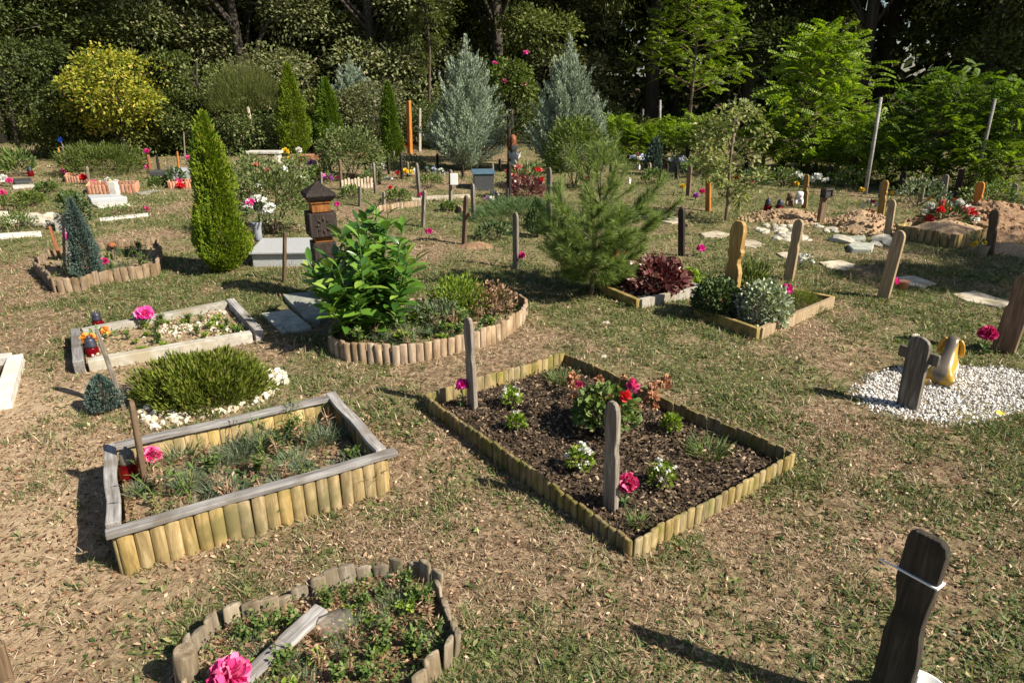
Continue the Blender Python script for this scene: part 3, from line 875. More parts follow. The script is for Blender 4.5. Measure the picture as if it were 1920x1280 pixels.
# raised bed with plank caps, lower left
P4 = BEDS['raised']; c = centroid(P4)
bed = thing('raised_bed', 'raised box bed of yellow half logs capped with grey planks, full of weeds', 'garden bed', c)
for i in range(4):
    a, b_ = P4[i], P4[(i + 1) % 4]
    palisade([a, b_], .185, .026, M['log_yellow'], bed, c, flat=.65, dome=.05, jit=.004)
for i, (e0, e1) in enumerate(((.03, .055), (-.04, .045), (.0, .0), (.02, -.045))):
    a, b_ = P4[i], P4[(i + 1) % 4]; d = (b_ - a).normalized()
    plank_obj('cap_board', M['wood_greyflat'], bed, zoff(a - d * e0, .199), zoff(b_ + d * e1, .199 + .003 * (i % 2)), .050, .022, c, warp=.004)
patch('soil', inset(P4, .95), .085, .016, M['drysoil'], bed, c)
# centre bed
P4 = BEDS['centre']; c = centroid(P4)
bed = thing('palisade_bed', 'rectangular bed of dark bark mulch edged with mossy yellow half logs', 'garden bed', c)
for i in range(4):
    a, b_ = P4[i], P4[(i + 1) % 4]
    palisade([a, b_], .10, .023, M['log_moss'], bed, c, flat=.6, dome=.16, jit=.005, wvar=.08, hvar=lambda t, i=i: 1 + .06 * math.sin(9 * t + i))
patch('soil', inset(P4, .97), .022, .014, M['soil'], bed, c)
x, y = rand_in(inset(P4, .96), 12000); n = len(x); sb = SB()
d = rdir(n); d[:, 2] *= .4
sb.add(T_CHIP, np.stack([x, y, .03 + NR.uniform(-.008, .014, n)], 1), d, UP + rdir(n) * .8, NR.uniform(.006, .03, n), NR.uniform(.004, .014, n))
tag(put('bark_mulch', sb.mesh('mulch', M['chips'], False)), 'dark bark mulch with pale wood chips in the log edged bed', 'mulch', None, 'stuff')
# kidney bed
P = BEDS['kidney']; c = centroid(P)
bed = thing('curved_bed', 'curved bed of pinkish upright half logs in front of the laurel', 'garden bed', c)
palisade(P, .135, .028, M['log_brown'], bed, c, flat=.7, dome=.2, jit=.008, closed=True)
patch('soil', inset(P, .97), .07, .02, M['drysoil'], bed, c)
# round bed, bottom
P = BEDS['round']; c = centroid(P)
bed = thing('rounded_bed', 'sagging rounded bed of silvery weathered logs at the bottom edge', 'garden bed', c)
palisade(P, .085, .030, M['log_grey'], bed, c, flat=.5, dome=.14, jit=.014, closed=True, skip=.04, wvar=.3, hvar=lambda t: 1 + .2 * math.sin(40 * t))
patch('soil', inset(P, .97), .015, .012, M['drysoil'], bed, c)
p = G(352, 1290); h, lx = HT((352, 1290), (346, 1218))
mb = MB(); mb.tube([(0, 0, -.05), (lx * .9, 0, h - .01), (lx, 0, h)], [.036, .035, .031], 16)
tag(mb.build('log_stump', M['log_grey'], None, loc=p), 'taller round log post at the left end of the rounded bed', 'log post')
# stone kerb bed on the left
P4 = BEDS['stone']; c = centroid(P4)
bed = thing('kerb_bed', 'low grave bed framed by four pale stone kerbs with chippings inside', 'grave bed', c)
for i, (e, nm_) in enumerate(((-.05, 'front'), (.03, 'end'), (-.04, 'back'), (.02, 'end'))):
    a, b_ = P4[i], P4[(i + 1) % 4]; d = (b_ - a).normalized()
    plank_obj('kerb', M['concrete'] if i in (0, 2) else M['wood_greyflat'], bed, zoff(a - d * e, .035), zoff(b_ + d * e, .035), .075 if i % 2 == 0 else .06, .10 if i % 2 == 0 else .12, c, .005)
patch('soil', inset(P4, .93), .03, .012, M['drysoil'], bed, c)
# white kerb at the left border
bed = thing('white_kerb', 'white concrete grave kerb cut off by the left edge of the view', 'grave kerb', G(20, 720))
o_ = G(20, 720)
for (a, b_) in (((34, 684), (8, 772)), ((24, 684), (-70, 694)), ((-2, 772), (-90, 786))):
    plank_obj('kerb', M['whitestone'], bed, zoff(G(*a), .03), zoff(G(*b_), .033), .085, .09, o_, .006)
patch('soil', [G(10, 690), G(-60, 700), G(-75, 775), G(-5, 765)], .02, .01, M['soil'], bed, o_)
# bed with variegated shrub
P4 = BEDS['euonymus']; c = centroid(P4)
bed = thing('plank_bed', 'plank framed bed with variegated shrubs round a yellow carved post', 'garden bed', c)
for i in range(4):
    a, b_ = P4[i], P4[(i + 1) % 4]; d = (b_ - a).normalized()
    plank_obj('side_board', M['wood_fresh'] if i == 1 else M['log_yellow'], bed, zoff(a + d * (.02 if i % 2 else 0), .045), zoff(b_ - d * (.02 if i % 2 else 0), .045), .04, .11, c)
patch('soil', inset(P4, .95), .06, .012, M['soil'], bed, c)
P4 = BEDS['heuchera']; c = centroid(P4)
bed = thing('kerb_bed', 'low bed of pale boards filled with wine red leafy plants', 'garden bed', c)
for i in range(4):
    a, b_ = P4[i], P4[(i + 1) % 4]; d = (b_ - a).normalized()
    plank_obj('side_board', M['concrete'] if i == 1 else M['log_yellow'] if i == 0 else M['wood_greyflat'], bed, zoff(a + d * (.02 if i % 2 else 0), .04), zoff(b_ - d * (.02 if i % 2 else 0), .04), .045, .11, c)
patch('soil', inset(P4, .95), .05, .012, M['soil'], bed, c)
# left curved bed
P = BEDS['curve']; c = centroid(P)
bed = thing('curved_bed', 'curved bed of short tan half logs round the small blue conifer', 'garden bed', c)
palisade(P, .125, .032, M['log_brown'], bed, c, flat=.6, dome=.2, jit=.012, closed=True)
patch('soil', inset(P, .97), .05, .015, M['drysoil'], bed, c)
# right bed with wreath
P4 = BEDS['right']; c = centroid(P4)
bed = thing('palisade_bed', 'new yellow half log bed heaped with soil and wreath flowers', 'garden bed', c)
for i in range(4):
    a, b_ = P4[i], P4[(i + 1) % 4]
    palisade([a, b_], .17, .04, M['log_yellow'], bed, c, flat=.6, dome=.15, jit=.006)
patch('soil', inset(P4, .97), .10, .02, M['mound'], bed, c, dome=.12)
# brown plank box at the left border
p = G(5, 585); mb = MB()
for k in range(5): mb.box((-.02 - .05 * k, .03 * k, .10), (.05, .045, .24), GRAVE_ROT, lean=(-.02, 0))
bed = mb.build('plank_edging', M['wood_brown'], None, loc=p, bevel=.004)
tag(bed, 'dark brown plank edging cut off by the left border', 'bed edging')

# ------------------------------------------------------------------ grave posts
OUT = {
    'round': [(0, 1), (.88, 1), (.93, .93), (.965, .75), (.99, .45), (1, .2)],
    'notch': [(0, 1), (.50, 1), (.55, .97), (.59, .84), (.63, .82), (.67, .93), (.71, 1), (.9, 1), (.95, .88), (.985, .6), (1, .25)],
    'wave': [(0, 1), (.38, 1), (.47, .97), (.53, .86), (.59, .78), (.65, .80), (.70, .88), (.75, .99), (.95, 1), (.98, .9), (1, .62)],
    'carved': [(0, 1), (.42, 1), (.47, 1.06), (.52, .95), (.57, .70), (.62, .72), (.655, .97), (.69, 1.06), (.72, .86), (.76, .92), (.9, 1), (.96, .85), (.99, .6), (1, .4)],
    'flat': [(0, 1), (.97, 1), (1, .92)],
}


def post(base, top, w, t, style, mat, label, group='wooden posts marking the graves', rot=None, name='grave_post', cross=None, z0=0.0):
    h, lx = HT(base, top)
    p = G(*base)
    rz = (math.atan2(UV.y, UV.x) if rot is None else rot)
    lxl, lyl = lx * math.cos(-rz), lx * math.sin(-rz)
    ol = OUT[style]; V = []; F_ = []
    pts = [(-.07 / h, 1)] + ol
    for (f, k) in pts:
        z = f * h; a = w / 2 * k; wob = .02 * w * math.sin(f * 23 + base[0])
        tt = t / 2 * (1 if f < .9 else 1 - .25 * (f - .9) / .1)
        ox, oy = lxl * max(0, f), lyl * max(0, f)
        V += [(-a + ox + wob, -tt + oy, z), (a + ox + wob, -tt + oy, z), (a + ox + wob, tt + oy, z), (-a + ox + wob, tt + oy, z)]
    for i in range(len(pts) - 1):
        a = i * 4
        for k in range(4): F_.append((a + k, a + (k + 1) % 4, a + 4 + (k + 1) % 4, a + 4 + k))
    F_.append((3, 2, 1, 0)); F_.append(tuple((len(pts) - 1) * 4 + k for k in range(4)))
    me = bpy.data.meshes.new(name); me.from_pydata(V, [], F_); me.materials.append(M[mat]); me.update()
    if cross:
        o = thing(name, label, 'grave marker', p, rz, group)
        s_ = put('upright', me, o)
        zc, wc, hc = cross
        mb = MB(); mb.box((lxl * zc, lyl * zc - t * .55, h * zc), (wc, t * .8, hc))
        mb.build('crossbar', M[mat], o, bevel=.012)
    else:
        o = s_ = put(name, me, None, p, rz)
        tag(o, label, 'grave marker', group)
    bv = s_.modifiers.new('Bevel', 'BEVEL'); bv.width = min(.006, t * .2); bv.segments = 2; bv.limit_method = 'ANGLE'; bv.angle_limit = math.radians(50)
    return o


POSTS = [
    # base, top, width, thickness, outline, wood, label
    ((1145, 962), (1149, 752), .075, .028, 'notch', 'wood_grey', 'grey notched board post in the mulch bed beside the front pink carnation'),
    ((887, 772), (878, 595), .075, .028, 'notch', 'wood_grey', 'slim grey notched post at the far left end of the mulch bed'),
    ((278, 938), (246, 750), .062, .024, 'round', 'wood_brown', 'thin leaning brown post inside the raised plank capped bed'),
    ((232, 764), (181, 618), .06, .024, 'notch', 'wood_grey', 'thin grey post leaning left beside the yellow green cushion shrub'),
    ((967, 502), (967, 398), .075, .03, 'round', 'wood_grey', 'grey round topped post standing left of the young pine, pink flower at its foot'),
    ((793, 425), (796, 357), .07, .03, 'round', 'wood_grey', 'grey post rising just above the tip of the laurel'),
    ((1030, 426), (1030, 314), .085, .03, 'round', 'wood_grey', 'tall pale grey post behind the spreading juniper'),
    ((1278, 482), (1278, 388), .075, .035, 'round', 'wood_dark', 'dark post alone on the lawn behind the wine red plants'),
    ((1365, 592), (1387, 414), .125, .05, 'carved', 'wood_yellow', 'thick varnished yellow carved post among the variegated shrubs'),
    ((1478, 527), (1499, 411), .095, .035, 'notch', 'wood_fresh', 'pale notched post leaning right in front of white flowers and stepping stones'),
    ((1655, 562), (1689, 432), .10, .035, 'round', 'wood_fresh', 'broad leaning post with pink flower and red pot behind its foot'),
    ((1663, 446), (1674, 374), .085, .035, 'round', 'wood_fresh', 'pale post beside the sandy mound, in front of another yellowish post'),
    ((1650, 408), (1661, 338), .09, .04, 'carved', 'wood_yellow', 'yellowish carved post behind the sandy mound with a white flower pot'),
    ((1822, 426), (1840, 341), .10, .04, 'carved', 'wood_orange', 'orange carved post standing at the wreath bed'),
    ((1854, 478), (1866, 393), .09, .035, 'notch', 'wood_brown', 'brown post beside the vase with the yellow flower'),
    ((1508, 392), (1513, 327), .08, .035, 'carved', 'wood_yellow', 'yellow wavy edged post behind the plush animals on the mound'),
    ((1328, 396), (1328, 330), .08, .04, 'round', 'wood_orange', 'orange brown post half hidden by the young pale tree'),
    ((1290, 368), (1294, 310), .08, .035, 'round', 'wood_brown', 'brown round topped post with yellow toy at its foot'),
    ((1217, 336), (1218, 305), .07, .03, 'round', 'wood_fresh', 'short pale post right of the pine, near the blue flower arrangement'),
    ((1880, 662), (1932, 512), .14, .045, 'notch', 'wood_brown', 'broad brown post leaning out of the right edge behind the dog figure'),
    ((533, 528), (534, 436), .05, .03, 'flat', 'wood_brown', 'brown square stake in front of the grey granite slab'),
    ((122, 521), (118, 403), .05, .022, 'round', 'wood_grey', 'thin grey post in the curved bed left of the blue conifer'),
    ((143, 437), (134, 380), .055, .025, 'round', 'wood_grey', 'pale grey post right behind the upright stone slab on the left'),
    ((888, 414), (886, 344), .07, .03, 'round', 'wood_grey', 'grey post behind the brown wooden cross'),
    ((675, 387), (675, 350), .07, .035, 'round', 'wood_grey', 'short grey post just right of the dark capped column'),
    ((720, 385), (720, 360), .07, .035, 'round', 'wood_grey', 'low dark post peeking over the laurel'),
    ((704, 364), (700, 304), .065, .03, 'round', 'wood_grey', 'grey post at the right end of the pale picket edging'),
    ((640, 356), (637, 299), .07, .035, 'round', 'wood_brown', 'brown post at the left end of the pale picket edging'),
    ((620, 337), (618, 303), .065, .03, 'round', 'wood_grey', 'grey post behind the left end of the pale picket edging'),
    ((565, 362), (562, 314), .055, .025, 'round', 'wood_grey', 'thin grey post amid the rose bush above the dark column'),
    ((590, 332), (588, 300), .06, .03, 'round', 'wood_grey', 'short post beside the purple flowers'),
    ((729, 328), (727, 286), .065, .03, 'round', 'wood_dark', 'dark post below the slim thuja, left of the yellow flowers'),
    ((754, 335), (751, 286), .07, .035, 'round', 'wood_dark', 'dark post below the slim thuja, right of the red flower'),
    ((787, 372), (781, 306), .08, .035, 'round', 'wood_grey', 'dark grey post with pink flower at its foot left of the white box post'),
    ((924, 342), (923, 307), .07, .03, 'round', 'wood_grey', 'post right of the dark tomb with the blue lid'),
    ((954, 386), (954, 303), .08, .035, 'round', 'wood_dark', 'dark post in front of the red rose bush'),
    ((118, 316), (109, 277), .08, .04, 'flat', 'wood_orange', 'orange post leaning left at the far left, beside the terracotta edging'),
    ((121, 307), (117, 270), .06, .03, 'flat', 'wood_grey', 'thin grey post next to the far left orange post'),
    ((10, 324), (2, 287), .07, .03, 'round', 'wood_brown', 'leaning brown post at the far left border with pink flowers'),
    ((168, 346), (163, 312), .08, .04, 'round', 'wood_grey', 'short grey post left of the red brick coloured edging'),
    ((283, 326), (277, 290), .09, .05, 'round', 'wood_red', 'reddish brown post leaning left behind the grey block'),
    ((299, 324), (294, 294), .09, .05, 'flat', 'wood_dark', 'short black board post beside the reddish post'),
    ((318, 336), (317, 311), .08, .04, 'round', 'wood_grey', 'grey stub post in front of the granite block'),
    ((337, 332), (332, 284), .07, .035, 'flat', 'wood_orange', 'orange stake behind the small terracotta bed with red flowers'),
    ((347, 299), (344, 247), .06, .03, 'flat', 'wood_grey', 'thin tall grey stake under the yellow tree'),
    ((769, 288), (766, 189), .16, .08, 'flat', 'wood_orange', 'tall broad orange brown board post behind the slim thuja'),
    ((787, 284), (787, 203), .07, .07, 'flat', 'concrete', 'pale concrete pole behind the tall orange board'),
    ((1289, 312), (1290, 274), .08, .04, 'round', 'wood_dark', 'dark post behind the white flower arrangement on the grave'),
    ((1325, 332), (1326, 290), .06, .03, 'round', 'wood_grey', 'thin grey post left of the young pale tree'),
    ((1600, 342), (1604, 294), .09, .04, 'round', 'wood_dark', 'dark post left of the long leaning fence pole'),
    ((1686, 368), (1696, 322), .10, .04, 'round', 'wood_dark', 'dark leaning post right of the long leaning fence pole'),
    ((1767, 378), (1774, 327), .09, .04, 'round', 'wood_grey', 'grey dark post in front of the right hand robinia'),
    ((1790, 374), (1805, 318), .09, .05, 'flat', 'wood_dark', 'black leaning post in front of the right hand robinia'),
    ((1898, 384), (1904, 345), .08, .04, 'round', 'wood_grey', 'grey post at the far right border beyond the soil heap'),
    ((1551, 346), (1558, 312), .09, .05, 'round', 'wood_dark', 'dark post behind the black and white ball wreath'),
    ((1527, 332), (1530, 307), .07, .04, 'round', 'wood_dark', 'short dark post between the two ball wreaths'),
]
for p in POSTS:
    post(*p)
for p in [
    ((505, 322), (503, 296), .07, .03, 'round', 'wood_dark', 'small dark post before the white bench'),
    ((545, 330), (544, 305), .07, .03, 'round', 'wood_dark', 'small dark post below the orange trough'),
    ((610, 322), (609, 300), .06, .03, 'round', 'wood_brown', 'small brown post right of the purple flowers'),
    ((672, 318), (670, 292), .07, .03, 'round', 'wood_dark', 'dark post in the loose bush behind the pale pickets'),
    ((858, 318), (857, 290), .07, .03, 'round', 'wood_brown', 'thin brown post at the foot of the left silvery conifer'),
    ((1345, 318), (1346, 288), .07, .03, 'round', 'wood_dark', 'dark post right behind the crown of the young pale tree'),
    ((1398, 322), (1400, 296), .07, .03, 'round', 'wood_dark', 'dark post at the left end of the flower row'),
    ((1466, 318), (1468, 294), .07, .03, 'round', 'wood_dark', 'dark post at the right end of the flower row'),
    ((1250, 330), (1251, 306), .06, .03, 'round', 'wood_dark', 'short dark post left of the dark low grave stone'),
    ((52, 318), (50, 292), .07, .03, 'round', 'wood_dark', 'dark post behind the tall weedy leaves on the far left'),
    ((240, 322), (239, 298), .07, .03, 'round', 'wood_brown', 'brown post at the right of the low ferny bush'),
    ((845, 345), (846, 322), .06, .03, 'round', 'wood_dark', 'dark post just behind the white plate post'),
]:
    post(*p)
for (bx, by, tx, ty) in ((455, 318, 455, 294), (478, 334, 477, 308), (524, 345, 523, 318), (552, 342, 551, 316), (603, 348, 602, 322), (655, 322, 654, 297), (685, 330, 684, 305), (712, 345, 711, 320), (738, 306, 738, 282), (765, 330, 764, 304), (800, 342, 799, 316), (820, 312, 820, 288),
                          (868, 335, 867, 310), (900, 312, 899, 288), (938, 322, 937, 298), (1145, 322, 1146, 298), (1178, 314, 1179, 290), (1238, 345, 1239, 319), (1268, 336, 1269, 311), (1362, 332, 1364, 306), (1430, 318, 1432, 293), (1485, 330, 1488, 305), (1650, 372, 1655, 340), (1725, 380, 1731, 345)):
    post((bx, by), (tx, ty), .065, .03, 'round', 'wood_dark' if bx % 3 else 'wood_grey', 'thin stake among the small crowded graves of the far middle distance', 'thin stakes among the far small graves')
post((870, 457), (874, 366), .07, .03, 'round', 'wood_brown', 'plain brown wooden cross standing on the lawn', None, None, 'wooden_cross', (.62, .17, .05))
post((1700, 768), (1727, 631), .115, .036, 'round', 'wood_grey', 'thick rounded cross standing in white gravel in front of the dog figure', None, None, 'wooden_cross', (.74, .22, .07))
post((952, 386), (952, 350), .07, .03, 'round', 'wood_grey', 'low grey stub in front of the dark post at the red roses', 'wooden posts marking the graves')
o = post((115, 492), (93, 424), .035, .035, 'flat', 'wood_red', 'thin dark red stake leaning left in the curved bed', None, None, 'wooden_stake')
# big board post at the lower right
h, lx = HT((1655, 1345), (1745, 1003))
p = G(1655, 1345)
rz = math.atan2(UV.y, UV.x)
o = post((1655, 1345), (1745, 1003), .102, .035, 'wave', 'wood_dim', 'big dark wavy edged board post at the lower right with a white cable tie', 'wooden posts marking the graves')
lx_, ly_ = lx * math.cos(-rz) * .80, lx * math.sin(-rz) * .80
mb = MB(); mb.box((lx_, ly_, h * .80), (.110, .044, .005))
mb2 = MB(); mb2.plank((lx_ + .050, ly_ + .02, h * .80), (lx_ + .095, ly_ + .035, h * .815), .005, .003)
ct = MB()
for q in (mb, mb2): ct.add(q.V, q.F)
ct.build('cable_tie', M['whiteplastic'], o)

# leaning concrete fence poles at the wood's edge
for (b0, t0, r_, lab) in (((1622, 366), (1652, 183), .030, 'long pale pole leaning right in front of the dark wood'), ((1822, 372), (1866, 186), .028, 'long pale pole leaning right through the right hand robinia'),
                          ((1236, 290), (1238, 188), .035, 'straight pale pole behind the small dark green conifer'), ((1203, 260), (1206, 205), .04, 'short pale pole standing before the black wood')):
    h, lx = HT(b0, t0); mb = MB(); mb.tube([(0, 0, -.1), (lx * .5, 0, h * .5), (lx, 0, h)], [r_, r_ * .95, r_ * .8], 8)
    tag(mb.build('fence_pole', M['wood_greyflat'], None, loc=G(*b0)), lab, 'pole', 'pale poles along the wood edge')

# carved column with black pyramid cap
p = G(616, 560); h, lx = HT((616, 560), (608, 340)); k = h / .98; W0 = len(bpy.data.objects)
col_ = thing('carved_column', 'dark carved wooden memorial column with a black pyramid cap behind the laurel', 'memorial', p, math.radians(26))
mb = MB(); mb.box((0, 0, .22 * k), (.19, .19, .56 * k)); mb.build('plinth', M['wood_dark'], col_, bevel=.008)
mb = MB(); mb.box((0, 0, .525 * k), (.145, .145, .05 * k)); mb.box((0, 0, .78 * k), (.15, .15, .07 * k)); mb.box((0, 0, .825 * k), (.175, .175, .02 * k)); mb.build('neck', M['wood_rust'], col_, bevel=.004)
mb = MB(); mb.box((0, 0, .645 * k), (.225, .225, .19 * k))
for s_ in range(4):     # notched rosette rays carved on each face
    a = s_ * math.pi / 2
    for q in range(8):
        t = q * math.pi / 4; cx, cz = math.cos(t) * .055, math.sin(t) * .055
        n_ = Vector((math.sin(a), -math.cos(a), 0)); e_ = Vector((math.cos(a), math.sin(a), 0))
        p0 = n_ * .112 + e_ * cx * .25 + Vector((0, 0, .645 * k + cz * .25)); p1 = n_ * .112 + e_ * cx * 1.5 + Vector((0, 0, .645 * k + cz * 1.5))
        sd = (e_ * -math.sin(t) + Vector((0, 0, math.cos(t)))) * .014
        mid = (p0 + p1) / 2 + n_ * .016
        mb.add([p0, (p0 + p1) / 2 + sd, p1, (p0 + p1) / 2 - sd, mid], [(0, 1, 4), (1, 2, 4), (2, 3, 4), (3, 0, 4)])
mb.build('carved_block', M['wood_dark'], col_, bevel=.006)
mb = MB(); mb.box((0, 0, .855 * k), (.20, .20, .035 * k), taper=1.22)
w_ = .125
mb.add([(-w_, -w_, .874 * k), (w_, -w_, .874 * k), (w_, w_, .874 * k), (-w_, w_, .874 * k), (-w_ * .92, -w_ * .92, .90 * k), (w_ * .92, -w_ * .92, .90 * k), (w_ * .92, w_ * .92, .90 * k), (-w_ * .92, w_ * .92, .90 * k), (0, 0, .985 * k)],
       [(3, 2, 1, 0), (0, 1, 5, 4), (1, 2, 6, 5), (2, 3, 7, 6), (3, 0, 4, 7), (4, 5, 8), (5, 6, 8), (6, 7, 8), (7, 4, 8)])
mb.build('cap', M['wood_dark'], col_, bevel=.004)
col_.scale = (.98, .98, 1)

# ------------------------------------------------------------------ small things, each kind built once as meshes and set out many times
KIND = {}


def kind(key, name, cat, parts):
    """parts: list of (part name, mesh, children list)"""
    KIND[key] = (name, cat, parts)


def spawn(key, label, loc, scale=1.0, rotz=None, group=None, lean=(0, 0), sz=None):
    name, cat, parts = KIND[key]
    rz = RND.uniform(0, 6.28) if rotz is None else rotz
    if len(parts) == 1 and not parts[0][2]:
        o = put(name, parts[0][1], None, loc, rz, scale)
        tag(o, label, cat, group)
    else:
        o = thing(name, label, cat, loc, rz, group, scale)
        for pn, me, ch in parts:
            q = put(pn, me, o)
            for cn, cm in ch: put(cn, cm, q)
    if sz: o.scale = (o.scale[0], o.scale[1], o.scale[2] * sz)
    o.rotation_euler = (lean[0], lean[1], rz)
    return o


def bloom_sb(n=60, r=1.0, T=T_PETAL):
    n = n * 2 if n > 50 else n
    sb = SB(); d = rdir(n, -.35); pos = d * (r * .32 * NR.random(n)[:, None])
    sb.add(T, pos, d + rdir(n) * .15, rdir(n), NR.uniform(.62, .95, n) * r, NR.uniform(.7, 1.2, n) * r)
    return sb


def carnation(key, mat, name='carnation'):
    """bloom of unit radius 1 at height 1.. scaled so that stem is 3 units long"""
    bl = bloom_sb(70); bl.V = [v + np.array([0, 0, 3.2]) for v in bl.V]
    st = MB(); st.tube([(0.1, 0, -.8), (.05, .05, 1.4), (0, 0, 3.0)], [.09, .09, .07], 6)
    sb = SB().raw(np.array(st.V), np.array([f for f in st.F if len(f) == 4]))
    n = 12; a = NR.uniform(0, 6.28, n); d = np.stack([np.cos(a), np.sin(a), NR.uniform(.2, 1, n)], 1)
    sb.add(T_LAUREL, np.stack([np.zeros(n), np.zeros(n), NR.uniform(.3, 2.4, n)], 1), d, UP, NR.uniform(.7, 1.3, n), NR.uniform(.7, 1.1, n))
    kind(key, name, 'flower', [('bloom', bl.mesh('bloom', M[mat]), []), ('stem', sb.mesh('stem', M['stem']), [])])


carnation('pink', 'pink'); carnation('magenta', 'magenta'); carnation('redfl', 'red'); carnation('whitefl', 'whitepetal', 'white_flower')
carnation('yellowfl', 'yellowpetal', 'yellow_flower'); carnation('purplefl', 'purple', 'purple_flower')


def flower(key, bloom_px, base_px, diam_px, label, group='artificial flowers stuck by the posts', z0=0.0):
    g = G(*base_px, z0)
    h, lx = HT(base_px, bloom_px); h = max(h, .03)
    dist = math.hypot(g.x, g.y, CAM_H - h)
    r = diam_px / FPX * dist * .5 * .9
    o = spawn(key, label, g, r, None, group)
    k = (h - z0) / (3.2 * r)
    o.scale = (r, r, r)
    if k < 1:      # a short stem: the flower sits low
        o.location = (g.x + lx, g.y, h - 3.2 * r)
    else:
        o.location = (g.x + lx, g.y, h - 3.2 * r)
        st = [c_ for c_ in o.children if c_.name.startswith('stem')][0]
        st.scale = (1, 1, k); st.location = (0, 0, 3.2 - 3.2 * k)
    return o


